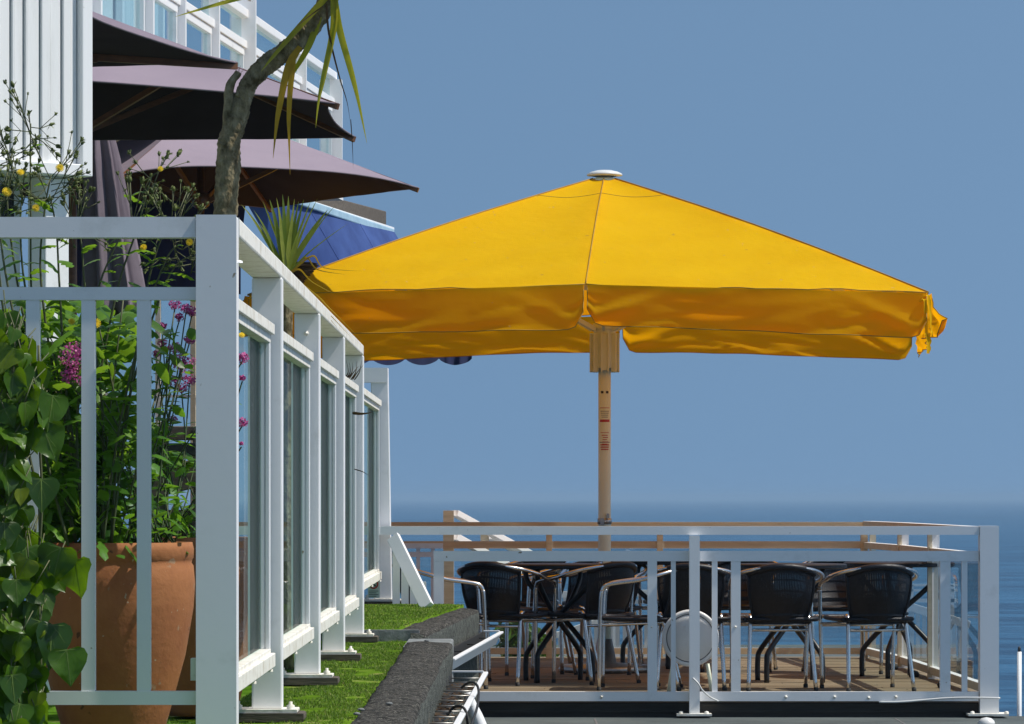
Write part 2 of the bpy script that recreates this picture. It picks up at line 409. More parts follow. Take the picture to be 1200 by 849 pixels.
# ------------------------------------------------------------------ coping stones
def stone(name, q0, q1, label, zt0, zt1, depth, nseg, amp=.012, nw=5):
    """q0=(inner xy, outer xy) near end, q1 far end"""
    mb = MB(); vs = []; cs = []
    prof = [(0, -.3), (0, -.004), (.12, .0), (.25, .002), (.37, .003), (.5, .002), (.65, .0), (.78, -.002), (.9, -.004), (.97, -.010), (1.0, -.022), (1.01, -.06), (1.02, -.10), (1.01, -.15), (1.0, -.2), (1.01, -.32), (1.0, -depth)]
    n = len(prof)
    for j in range(nseg + 1):
        t = j / nseg
        i0 = Vector(q0[0]).lerp(Vector(q1[0]), t); o0 = Vector(q0[1]).lerp(Vector(q1[1]), t); zt = zt0 + (zt1 - zt0) * t
        for k, (s_, dz) in enumerate(prof):
            p = i0.lerp(o0, s_); z = zt + dz
            nn = .7 * noise.noise_vector(Vector((p.x * 8, p.y * 3.5, z * 8))) + .45 * noise.noise_vector(Vector((p.x * 30, p.y * 24, z * 30)))
            vs.append((p.x + nn.x * amp, p.y + nn.y * amp * .5, z + nn.z * amp * .7))
    fs = []
    for j in range(nseg):
        for k in range(n - 1):
            a = j * n + k; fs.append((a, a + n, a + n + 1, a + 1))
    fs.append(tuple(range(n))); fs.append(tuple(reversed(range(nseg * n, nseg * n + n))))
    mb.add(vs, fs, 0, True)
    for i_, f_ in enumerate(mb.f):
        if len(f_) > 4 or (f_[0] % n) >= 9 and (f_[0] % n) != 9: mb.m[i_] = 1
    o = mb.build(name, [CONC, CONCS])
    tag(o, label, 'coping stone')
    return o
stone('coping_stone', ((-.50, 9.0), (-.33, 9.0)), ((-.50, 17.0), (-.305, 17.0)), 'long dark weathered coping stone along the grass, nearest the camera', -.705, -.705, .9, 200)
stone('coping_stone', ((-.505, 17.04), (-.315, 17.04)), ((-.50, 19.15), (-.285, 19.15)), 'dark coping stone behind the joint, beside the upper end of the white wire-barred trough', -.712, -.69, .9, 60)
stone('coping_stone', ((-.643, 20.46), (-.44, 20.3)), ((-.33, 22.75), (-.19, 22.7)), 'dark coping block on the raised upper tier of grass', -.69, -.63, .9, 70)
st_ = MB(); st_.box(-1.6, -.47, 20.36, 20.415, -.80, -.674)
tag(st_.build('concrete_step', CONC2, bevel=.006), 'pale grey concrete step between the two tiers of grass', 'step')
st_ = MB(); st_.box(-.52, -.295, 19.16, 20.28, -1.3, -.715)
tag(st_.build('concrete_joint', CONC2, bevel=.01), 'pale mortar fill between two dark coping stones', 'mortar')

# pebbles / dry debris on the coping
for k, (px, py) in enumerate(((423, 833), (418, 838), (456, 826), (500, 752))):
    p = at(px, py, .70 * F / (py - CY))
    pb = MB(); pb.lathe([(0, -.004), (.010, -.002), (.013, .002), (.007, .006), (0, .007)], (p.x, p.y, -.698), 8)
    tag(pb.build('pebble', CONC2), ['pale chip at the near edge of the coping stone, larger one', 'pale chip at the grass edge of the coping, nearest the camera', 'lone pale chip in the middle of the near coping stone', 'pale chip lying by the joint between the coping stones'][k], 'stone chip')

# ------------------------------------------------------------------ terrace fence (glazed, receding)
FX1, FX0 = -.747, -.847
posts = [13.05, 15.6, 17.9, 20.2]
fence = thing('glazed_fence', 'white glazed windbreak fence running away along the grass terrace', 'fence', (-.8, 13, -.72))
def fpost(parent, x0, x1, y, ztop, zb, zblk, lean=0, w=.06, block=True):
    p = MB()
    p.add([(x0, y, zb), (x1, y, zb), (x1, y + w, zb), (x0, y + w, zb), (x0 + lean, y, ztop), (x1 + lean, y, ztop), (x1 + lean, y + w, ztop), (x0 + lean, y + w, ztop)],
          [(0,3,2,1),(4,5,6,7),(0,1,5,4),(1,2,6,5),(2,3,7,6),(3,0,4,7)])
    po = p.build('post', W, parent, bevel=.006)
    b = MB(); b.box(x0 - .065, x1 + .05, y - .05, y + w + .05, zb - .012, zb)
    b.build('base_plate', WOLD, po, bevel=.003)
    b = MB()
    b.lathe([(.013, 0), (.013, .012), (.006, .016), (.006, .026), (0, .027)], (x0 - .042, y - .02, zb), 8); b.build('bolt', WOLD, po); b = MB()
    b.lathe([(.013, 0), (.013, .012), (.006, .016), (.006, .024), (0, .025)], (x1 + .028, y - .02, zb), 8)
    b.build('bolt', WOLD, po)
    if block:
        b = MB(); b.box(x0 - .075, x1 + .072, y - .06, y + w + .07, zblk, zb - .0125)
        b.build('packing_block', BLOCK, po, bevel=.008)
    return po
for y in posts: fpost(fence, FX0, FX1, y, .715, -.688, -.728)
fpost(fence, -.80, -.697, 23.3, .752, -.592, -.635, lean=-.022)
rail = MB(); rail.box(FX0 + .002, FX1 - .002, 11.02, 20.26, .7155, .768)
rail.build('top_rail', WOLD, fence, bevel=.006)
rb = MB(); rb.box(-1.5, -.722, 23.29, 23.37, .667, .752)
rb.build('return_rail', W, fence, bevel=.005)
def fpanel(parent, y0, y1, z0, z1, x0=-.816, x1=-.782):
    fr = MB(); rw = .055
    fr.box(x0, x1, y0, y1, z1 - rw, z1); fr.box(x0, x1, y0, y1, z0, z0 + rw)
    for (a, b_) in ((y0, y0 + .05), (y1 - .05, y1)):
        fr.box(x0 + .001, x1 - .001, a + .001, b_ - .001, z0 + rw, z1 - rw, 1)
    # glazing beads and outer lips
    fr.box(x1 - .004, x1 + .012, y0 - .01, y1 + .015, z1 - .028, z1 + .006)
    fr.box(x1 - .004, x1 + .014, y0 - .01, y1 + .015, z0 - .004, z0 + .04)
    for k in range(2):
        xx = x0 + .005 + k * .016
        fr.box(xx, xx + .010, y1 - .056, y1 - .0495, z0 + rw + .001, z1 - rw - .001, 1)
    fo = fr.build('panel_frame', [WOLD, W], parent, bevel=.002)
    g = MB(); g.box(x0 + .001, x0 + .006, y0 + .051, y1 - .057, z0 + rw - .004, z1 - rw + .004)
    g.build('glass', GLASSF, fo)
    sx = x0 + .816
    sl_ = MB(); sl_.box(sx - .846, x0 - .001, y1 - .052, y1 - .012, z0 + .03, z1 - .03); sl_.build('shade_strip', SHADESTRIP, fo)  # added strip; darkness of the post behind the glass put into its colour
    sl_ = MB(); sl_.box(sx - .853, sx - .8465, y1 - .054, y1 - .012, z0 + .02, z1 - .02); sl_.build('edge_strip', W, fo)  # thin white line added along the dark strip
    for yy in (y0 + .12, (y0 + y1) / 2, y1 - .12):
        bt = MB(); bt.lathe([(.010, 0), (.010, .008), (0, .012)], (x1 + .004, yy, z0 - .016), 7); bt.build('bolt', WOLD, fo)
ys = [11.0] + posts
for k in range(4): fpanel(fence, ys[k] + .09, ys[k + 1] - .045, -.545, .555)
fpanel(fence, 20.32, 23.24, -.47, .555, -.800, -.768)
bt = MB(); p = at(329 + 21, 384, 15.6); bt.lathe([(.009, .0), (.009, -.006), (0, -.010)], (-.80, 15.6, zat(391, 15.6)), 8, axis='y')
bt.build('bolt', WOLD, fence)

# front run of railings with balusters
fr = thing('front_railing', 'white baluster railing with a thick corner post, in front of the terracotta pot', 'railing', (-1.2, 10.95, -.72))
Y0 = 10.9
p = MB(); p.box(FX0 - .012, FX1 - .002, Y0, Y0 + .1, -.70, .768)
cp = p.build('corner_post', W, fr, bevel=.009)
rb = MB(); rb.box(-3.2, FX0 - .014, Y0 + .015, Y0 + .085, zat(278, Y0), zat(254, Y0)); rb.build('top_rail', W, fr, bevel=.008)
rb = MB(); rb.box(-3.2, FX0 - .013, Y0 + .03, Y0 + .07, zat(351, Y0), zat(336, Y0)); rb.build('rail', W, fr, bevel=.005)
rb = MB(); rb.box(-3.2, FX0 - .013, Y0 + .03, Y0 + .07, zat(827, Y0), zat(811, Y0)); rb.build('bottom_rail', W, fr, bevel=.005)
for k in range(13):
    pc = 167 - 65.2 * k; x = xat(pc, Y0); wv = .0185
    b = MB(); b.box(x - wv, x + wv, Y0 + .032, Y0 + .068, zat(811, Y0), zat(351, Y0)); b.build('baluster', W, fr, bevel=.004)
    # small weld fillets at top and bottom
b = MB(); b.box(FX0 - .03, FX0 - .012, Y0 + .04, Y0 + .1, -.50, -.44); b.build('bracket', WOLD, fr, bevel=.004)
b = MB(); b.lathe([(.010, 0), (.008, .006), (0, .008)], (FX1 + .002, Y0 + .06, zat(307, Y0)), 10); b.build('bolt', W, fr)

# leaning white plank by the last post
pl = MB(); a = at(461, 630, 23.0); c = at(501, 712, 22.55)
pl.bar(a, c, .03, .075, up=(.8, -.3, .5)); 
tag(pl.build('plank', W, bevel=.003), 'white painted plank leaning diagonally beside the last fence post', 'plank')
pp = MB()
for k in range(4): pp.box(-.685 + k * .05, -.643 + k * .05, 22.98 + k*.003, 23.02 + k*.003, -.63, zat(640 + 14 * k, 23) )
tag(pp.build('boarded_panel', W, bevel=.003), 'short white boarded panel tucked behind the leaning plank', 'panel')
# warning sign
sg = thing('warning_sign', 'small white warning sign with a red ring, behind the glazed fence', 'sign', (-.83, 22.9, -.55))
b = MB(); b.box(xat(431, 22.9), xat(445, 22.9), 22.9, 22.906, zat(701, 22.9), zat(679, 22.9)); b.build('plate', PLAST, sg)
b = MB(); c = at(438, 685, 22.9); b.lathe([(.0265, -.002), (.0265, -.004), (.019, -.004), (.019, -.002)], (c.x, 22.9, c.z), 20, axis='y'); b.build('ring', REDS, sg)
b = MB(); b.bar((c.x - .012, 22.897, c.z + .012), (c.x + .012, 22.897, c.z - .012), .003, .007)
for k in range(4): b.box(c.x - .027, c.x + .027 - .012 * (k % 2), 22.897, 22.899, c.z - .04 - .01 * k, c.z - .037 - .01 * k)
b.build('lettering', INK, sg)

# ------------------------------------------------------------------ troughs, cable, pipe
def trough(label, a, b_, w, dep, bars, ribs_mat=STEEL):
    """a,b_: near/far ends of the outer top edge; opens to the left of it"""
    A = Vector(a); B = Vector(b_); d = (B - A).normalized(); side = Vector((-d.y, d.x, 0)).normalized()
    t = thing('gutter_trough', label, 'gutter', A)
    m_ = MB(); th = .018
    und = side * dep * .42 - Vector((0, 0, dep)); q1 = side * th
    m_.bar(A - Vector((0, 0, .006)), B - Vector((0, 0, .006)), th + .006, .012)
    o0 = Vector((0, 0, -.0125))
    m_.add([A + o0, B + o0, B + und, A + und, A + o0 + q1, B + o0 + q1, B + und + q1, A + und + q1], [(0, 3, 2, 1), (4, 5, 6, 7), (0, 1, 5, 4), (3, 7, 6, 2), (0, 4, 7, 3), (1, 2, 6, 5)])
    m_.build('outer_wall', W, t, bevel=.003)
    m_ = MB(); q = side * w; m_.bar(A + q - Vector((0, 0, dep / 2)), B + q - Vector((0, 0, dep / 2)), .012, dep - .006)
    m_.bar(A + q * .75 - Vector((0, 0, dep - .004)), B + q * .75 - Vector((0, 0, dep - .004)), w * .5, .006)
    m_.build('channel', RUB, t)
    m_ = MB(); m_.bar(B + side * .01, B + side * (w - .004), .012, .009)
    m_.build('end_cap', W, t, bevel=.002)
    for k in range(bars):
        p_ = A.lerp(B, (k + .5) / bars)
        m_ = MB(); m_.tube([p_ + side * .008 + Vector((0, 0, -.022)), p_ + side * (w - .01) + Vector((0, 0, -.022))], .0028, 6)
        m_.build('wire_bar', ribs_mat, t)
    return t
trough('lower white gutter trough with wire bars beside the near coping stone', (-.222, 13.6, -.826), (-.125, 19.0, -.826), .165, .055, 13)
trough('upper white gutter trough with a black lining, angled beside the raised coping', (-.285, 19.3, -.775), (-.06, 22.6, -.755), .105, .075, 4, RUB)
lv = MB()
for k in range(260):
    t_ = R.random(); y = 13.6 + 5.0 * t_; x = -.222 + .097 * t_ - R.uniform(.02, .15)
    a_ = R.uniform(0, 6.28); l_ = R.uniform(.01, .05)
    d_ = Vector((math.cos(a_), math.sin(a_) * 2, R.uniform(-.2, .2))) * l_
    lv.strip([Vector((x, y, -.865)) - d_, Vector((x, y, -.858)), Vector((x, y, -.865)) + d_], [.001, R.uniform(.003, .007), .001], Vector((-math.sin(a_), math.cos(a_), .3)).normalized())
tag(lv.build('leaf_litter', DEADL), 'dead twigs and leaf litter lying in the lower gutter trough', 'leaf litter', kind='stuff')
cb_ = MB()
pts = [at(*q) for q in ((541, 806, 17.0), (550, 800, 16.8), (558, 802, 16.7), (561, 812, 16.6), (559, 830, 16.2), (553, 848, 15.8), (550, 862, 15.5), (548, 848, 15.4), (546, 834, 15.4), (540, 828, 15.5), (532, 829, 15.6), (524, 838, 15.6))]
def smooth(pts, n=6):
    P = [Vector(p) for p in pts]; out_ = []
    for i in range(len(P) - 1):
        p0 = P[max(0, i - 1)]; p1 = P[i]; p2 = P[i + 1]; p3 = P[min(len(P) - 1, i + 2)]
        for k in range(n):
            t = k / n
            out_.append(.5 * ((2 * p1) + (p2 - p0) * t + (2 * p0 - 5 * p1 + 4 * p2 - p3) * t * t + (3 * p1 - p0 - 3 * p2 + p3) * t ** 3))
    out_.append(P[-1]); return out_
cb_.tube(smooth(pts), .0055, 7)
tag(cb_.build('cable', RUB), 'thin black cable looped over the edge of the lower gutter trough', 'cable')
pc = MB(); pts = [at(548, 812, 17.6), at(552, 826, 17.6), at(560, 845, 17.6), at(572, 880, 17.6)]
pc.tube(smooth(pts, 4), [.018 + .0016 * k for k in range(13)], 12)
tag(pc.build('downpipe', W), 'white downpipe sloping out below the lower gutter trough', 'pipe')

# ------------------------------------------------------------------ deck
FZ = -1.165
dk = MB(); y = 23.30
while y < 29.25:
    x0 = -6; 
    while x0 < 2.80:
        x1 = min(2.80, x0 + R.uniform(1.6, 3.2))
        dk.box(x0 + .002, x1 - .002, y, y + .112, FZ - .03, FZ + R.uniform(-.0015, .0015)); x0 = x1
    y += .118
dk.box(-6, 2.78, 23.32, 29.2, FZ - .12, FZ - .034)
tag(dk.build('deck', DECKW), kind='structure')
fa = MB(); fa.box(xat(520, 23.3), 2.79, 23.245, 23.29, -1.335, -1.19)
for k, zz in enumerate((-1.20, -1.235)): fa.box(xat(520, 23.3), 2.785, 23.235, 23.2445, zz - .012, zz)
tag(fa.build('deck_fascia', FASC), 'dark timber fascia board under the front of the deck', 'fascia board')

YF = 23.2
xf = lambda p_: xat(p_, YF); zf = lambda p_: zat(p_, YF)
dr = thing('deck_front_railing', 'white front railing of the deck with large open panels and balusters', 'railing', (1, YF, -1.27))
b = MB(); b.box(-1.85, xf(1148) - .002, YF - .01, YF + .06, zf(627), zf(617)); b.build('top_rail', W, dr, bevel=.004)
b = MB(); b.box(xf(508), xf(1147), YF + .005, YF + .05, zf(658), zf(646)); b.build('frame_rail', W, dr, bevel=.003)
b = MB(); b.box(xf(500), xf(1147), YF + .005, YF + .05, zf(822), zf(811)); b.build('frame_rail', W, dr, bevel=.003)
for a_, c_ in ((508, 520), (759, 770), (857, 868), (1102, 1114)):
    b = MB(); b.box(xf(a_), xf(c_), YF + .007, YF + .048, zf(811) + .0005, zf(658) - .0005); b.build('stile', W, dr, bevel=.003)
for a_, c_ in ((786.5, 792), (834.5, 841), (1127.5, 1134)):
    b = MB(); b.box(xf(a_), xf(c_), YF + .012, YF + .042, zf(811) + .0005, zf(658) - .0005); b.build('baluster', W, dr, bevel=.002)
for a_, c_ in ((807.5, 819.5), (1148, 1170)):
    b = MB(); b.box(xf(a_), xf(c_), YF - .055 if a_ < 1000 else YF - .03, YF + .004 if a_ < 1000 else YF + .075, zf(836), zf(628) if a_ < 1000 else zf(616.5)); po = b.build('post', W, dr, bevel=.004)
    b = MB(); b.box(xf(a_ - 15), xf(c_ + 14 - (4 if a_ > 1000 else 0)), YF - .09, YF + .03 if a_ < 1000 else YF + .11, zf(838.5), zf(836)); b.build('base_plate', WOLD, po, bevel=.002)
    for q in (a_ - 10, c_ + 8): b = MB(); b.lathe([(.014, 0), (.012, .012), (0, .016)], (xf(q), YF - .06, zf(836)), 8); b.build('bolt', WOLD, po)
for q in (705, 921, 978, 1018, 1050, 1117): b = MB(); b.lathe([(.009, 0), (.009, -.006), (0, -.010)], (xf(q), YF + .005, zf(817 + (q % 3))), 8, axis='y'); b.build('bolt', WOLD, dr)
for q in (764, 862): b = MB(); b.lathe([(.007, 0), (.007, -.005), (0, -.008)], (xf(q), YF + .007, zf(735)), 8, axis='y'); b.build('bolt', WOLD, dr)
# white flex lying along the bottom rail
b = MB(); b.tube(smooth([at(1030, 823, YF - .012), at(1060, 822.5, YF - .02), at(1110, 818.5, YF - .03), at(1148, 818, YF - .06), at(1172, 818.5, YF - .06)]), .006, 7)
tag(b.build('cable', PLAST), 'white cable running along the bottom rail to the deck corner post', 'cable')
b = MB(); b.tube(smooth([at(812, 795, YF - .06), at(818, 801, YF - .075), at(823, 809, YF - .07), at(832, 817, YF - .03), at(842, 822, YF - .02)]), .005, 7)
tag(b.build('cable', PLAST), 'short white cable curling down from the middle railing post', 'cable')

# deck back and side railing (left and camera-facing sides tan)
YB = 29.0
br = thing('deck_back_railing', 'tan faced railing with glass along the back and right side of the deck', 'railing', (1, YB, -1.2))
def rail2(name, x0, x1, y0, y1, z0, z1, parent): b = MB(); b.box(x0, x1, y0, y1, z0, z1, 0, front=1, left=1); return b.build(name, [W, TAN], parent, bevel=.003)
zb = lambda p_: zat(p_, YB); xb = lambda p_: xat(p_, YB)
rail2('top_rail', -2.0, xb(1026), YB, YB + .07, zb(619), zb(612), br)
rail2('rail', -2.0, xb(1018), YB + .01, YB + .06, zb(643), zb(634.5), br)
rail2('bottom_rail', -2.0, xb(1018), YB + .01, YB + .06, FZ + .03, FZ + .075, br)
for q0, q1 in ((770, 777), (1009, 1017), (640, 647), (395, 402)):
    rail2('post', xb(q0), xb(q1), YB + .004, YB + .066, FZ, zb(619.2) , br)
g = MB()
for q0, q1 in ((540, 639), (648, 769), (778, 1008), (403, 519)): g.box(xb(q0), xb(q1), YB + .03, YB + .036, FZ + .075, zb(643.5))
gb = g.build('glass', GLASS, br)
S = [Vector((2.79, 23.29, 0)), Vector((2.70, 27.35, 0)), Vector((2.60, 29.0, 0))]
def siderail(name, za, zb_, w, ins=0.0):
    b = MB()
    for k in range(2): b.bar(S[k] + Vector((-.03 - ins, .01, (za + zb_) / 2)), S[k + 1] + Vector((-.03 - ins, -.005, (za + zb_) / 2)), w, zb_ - za)
    o = b.build(name, [W, TAN], br, bevel=.003)
    for pl_ in o.data.polygons:
        if pl_.normal.x < -.7: pl_.material_index = 1
siderail('side_top_rail', -.215, -.172, .07)
siderail('side_rail', -.37, -.325, .05, .004)
siderail('side_bottom_rail', FZ + .03, FZ + .08, .05, .004)
for yy in (25.75, 27.38):
    t_ = (yy - 23.29) / 4.06; x = 2.79 - .09 * t_ - .03
    b = MB(); b.box(x - .036, x + .036, yy - .035, yy + .035, FZ, -.216, 0, left=1, front=0); o = b.build('post', [W, TAN], br, bevel=.003)
    b = MB(); b.box(x - .0385, x - .012, yy - .0385, yy - .034, FZ + .01, -.23); b.build('tan_strip', TAN, o)
rail2('post', xb(1019), xb(1026), YB - .04, YB - .001, FZ, -.216, br)
g = MB()
for k, (ya, yb_) in enumerate(((23.33, 25.71), (25.79, 27.33), (27.45, 28.9))):
    P_ = []
    for yy in (ya, yb_):
        if yy < 27.36: x = 2.79 - .09 * (yy - 23.29) / 4.06 - .034
        else: x = 2.70 - .10 * (yy - 27.35) / 1.65 - .034
        P_.append(Vector((x, yy, (FZ + .08 - .37) / 2)))
    g.bar(P_[0], P_[1], .006, -.37 - FZ - .08)
g.build('side_glass', GLASS, br)
for k, yy in enumerate((24.5, 25.95, 27.1)):
    b = MB(); b.lathe([(0, 0), (.03, .0), (.038, .02), (.024, .04), (0, .046)], (2.66 - .09 * (yy - 23.29) / 4.06, yy, FZ), 10)
    tag(b.build('rubber_foot', RUB), ['black rubber foot on the deck by the right glass, nearest the corner post', 'black rubber foot on the deck by the middle of the right glass', 'black rubber foot on the deck by the far end of the right glass'][k], 'rubber foot', 'black feet along the side glass')

# left end: short lower baluster railing behind the deck front and the tall tan post of the stair rail
lr = thing('short_railing', 'short white baluster railing left of the tan stair post', 'railing', (-.6, 26, -1.2))
YL = 26.5
b = MB(); b.box(xat(425, YL), xat(519, YL), YL, YL + .06, zat(643, YL), zat(637, YL)); b.build('top_rail', W, lr, bevel=.003)
b = MB(); b.box(xat(425, YL), xat(519, YL), YL + .01, YL + .05, zat(653, YL), zat(647, YL)); b.build('rail', W, lr, bevel=.003)
for q in (440, 457, 473, 490, 507):
    b = MB(); b.box(xat(q - 2.2, YL), xat(q + 2.2, YL), YL + .012, YL + .048, FZ, zat(637.5, YL)-.03); b.build('baluster', W, lr, bevel=.002)
YS = 29.3
sr = thing('stair_railing', 'white handrail descending behind the deck from a tall tan post', 'railing', (-.4, YS, -1.2))
b = MB(); b.box(xat(519.5, YS), xat(532, YS), YS - .06, YS + .03, -1.3, zat(598.5, YS), 0, front=1); b.build('post', [W, TAN], sr, bevel=.003)
b = MB(); b.box(xat(563, YS+.4), xat(573, YS+.4), YS + .4, YS + .46, -1.4, zat(626, YS+.4), 0, front=1); b.build('post', [W, TAN], sr, bevel=.003)
def sl_bar(name, a_, c_, w=.05, h=.05): 
    b = MB(); b.bar(a_, c_, w, h); return b.build(name, W, sr, bevel=.003)
sl_bar('handrail', at(533, 601.5, YS), at(640, 660, YS + .9), .06, .045)
sl_bar('rail', at(533, 629, YS), at(640, 688, YS + .9), .05, .05)
sl_bar('handrail', at(574, 628.5, YS + .45), at(660, 674, YS + 1.3), .06, .045)
YR = 31.5
lo_ = thing('railing_behind_glass', 'white stair railing with close balusters below the back of the deck', 'railing', (.8, YR, -2))
def bal_rail(parent, pts_, bot, n, y, hw=.016, hr=.05):
    """handrail polyline in px at depth y, balusters down to py=bot"""
    for (a_, c_) in zip(pts_[:-1], pts_[1:]):
        b = MB(); b.bar(at(a_[0], a_[1], y), at(c_[0], c_[1], y), .05, hr); b.build('handrail', W, parent, bevel=.003)
    xs = [pts_[0][0] + (pts_[-1][0] - pts_[0][0]) * (k + .5) / n for k in range(n)]
    for q in xs:
        for (a_, c_) in zip(pts_[:-1], pts_[1:]):
            if a_[0] <= q <= c_[0]:
                py = a_[1] + (c_[1] - a_[1]) * (q - a_[0]) / (c_[0] - a_[0])
                b = MB(); t_ = at(q, py, y); e_ = at(q, bot, y)
                b.box(t_.x - hw, t_.x + hw, y - .012, y + .012, e_.z, t_.z - hr / 2 + .004); b.build('baluster', W, parent)
bal_rail(lo_, [(585, 752), (655, 744), (700, 729), (770, 727)], 800, 22, YR)
b = MB(); b.bar(at(650, 697, YR + .6), at(770, 695, YR + .6), .05, .05); b.build('handrail', W, lo_)
b = MB(); b.bar(at(650, 707, YR + .6), at(770, 705, YR + .6), .03, .03); b.build('rail', W, lo_)
for q in (662, 690, 720, 750): b = MB(); b.bar(at(q, 698, YR + .6), at(q, 800, YR + .6), .03, .03, up=(0, 1, 0)); b.build('baluster', W, lo_)
lo2 = thing('railing_behind_glass', 'white stepped railing added behind the right side glass to imitate its reflection', 'railing', (3.2, 33, -2))  # added railing, stands in for one mirrored in the side glass
bal_rail(lo2, [(1058, 709), (1100, 722), (1136, 733)], 772, 11, 33.0, .016, .07)
for zz, hh in ((686, .02), (692, .02), (704, .03)):
    b = MB(); b.bar(at(1060, zz, 33.6), at(1122, zz, 33.6), .03, hh); b.build('rail', W, lo2)
for q in (1068, 1095, 1116): b = MB(); b.bar(at(q, 686, 33.6), at(q, 772, 33.6), .03, .03, up=(0, 1, 0)); b.build('baluster', W, lo2)
lg = MB(); lg.box(-6, 2.4, 29.7, 32.35, SEAZ - .2, zat(771, 33)); lg.box(-6, 3.72, 32.4, 36, SEAZ - .25, zat(771, 33) - .003)
tag(lg.build('lower_terrace', SLAB), kind='structure')

# round white disc on the railing
ds = thing('white_disc', 'round white plastic lid with a grooved rim behind the middle railing post', 'lid', tuple(at(809, 748, 23.32)))
c = at(809, 748, 23.32); r_ = 33.5 * 23.3 / F
b = MB(); b.lathe([(0, -.020), (r_ * .80, -.020), (r_ * .82, -.012), (r_ * .85, -.012), (r_ * .87, -.022), (r_ * .97, -.020), (r_, -.010), (r_, .012), (0, .012)], c, 48, axis='y')
b.build('lid', PLAST, ds)
b = MB(); b.lathe([(r_ * .815, -.0128), (r_ * .855, -.0128)], c, 48, axis='y'); b.build('groove', GREYP, ds)
b = MB()
for k in range(9): b.box(c.x - .045, c.x - .026 - .008 * (k % 3 == 1), c.y - .0222, c.y - .0195, c.z + .062 - .0145 * k, c.z + .071 - .0145 * k)
b.build('embossing', PLAST, ds)
b = MB(); b.tube([(c.x - .1, c.y + .01, c.z - .15), (c.x - .13, c.y + .02, FZ)], .012, 8); b.tube([(c.x + .1, c.y + .01, c.z - .15), (c.x + .13, c.y + .02, FZ)], .012, 8); b.build('support', CREAM, ds)

# right edge marker pole and cap
b = thing('marker_pole', 'thin white pole with a black tip against the sea at the right edge', 'pole', tuple(at(1194, 900, 23.5)))
q = MB(); p0 = at(1194.5, 764, 23.5); q.tube([(p0.x, p0.y, -1.9), p0], .0135, 10); q.build('pole', W, b)
q = MB(); q.lathe([(.009, 0), (.009, .02), (.004, .03), (0, .032)], p0, 8); q.build('tip', BLK, b)
q = MB(); c = at(1156, 849, 22.6); q.lathe([(.05, -.03), (.05, 0), (.044, .02), (.028, .034), (0, .04)], (c.x, c.y, c.z), 20)
tag(q.build('vent_cap', PLAST), 'white domed vent cap on the ledge below the deck corner', 'vent cap')

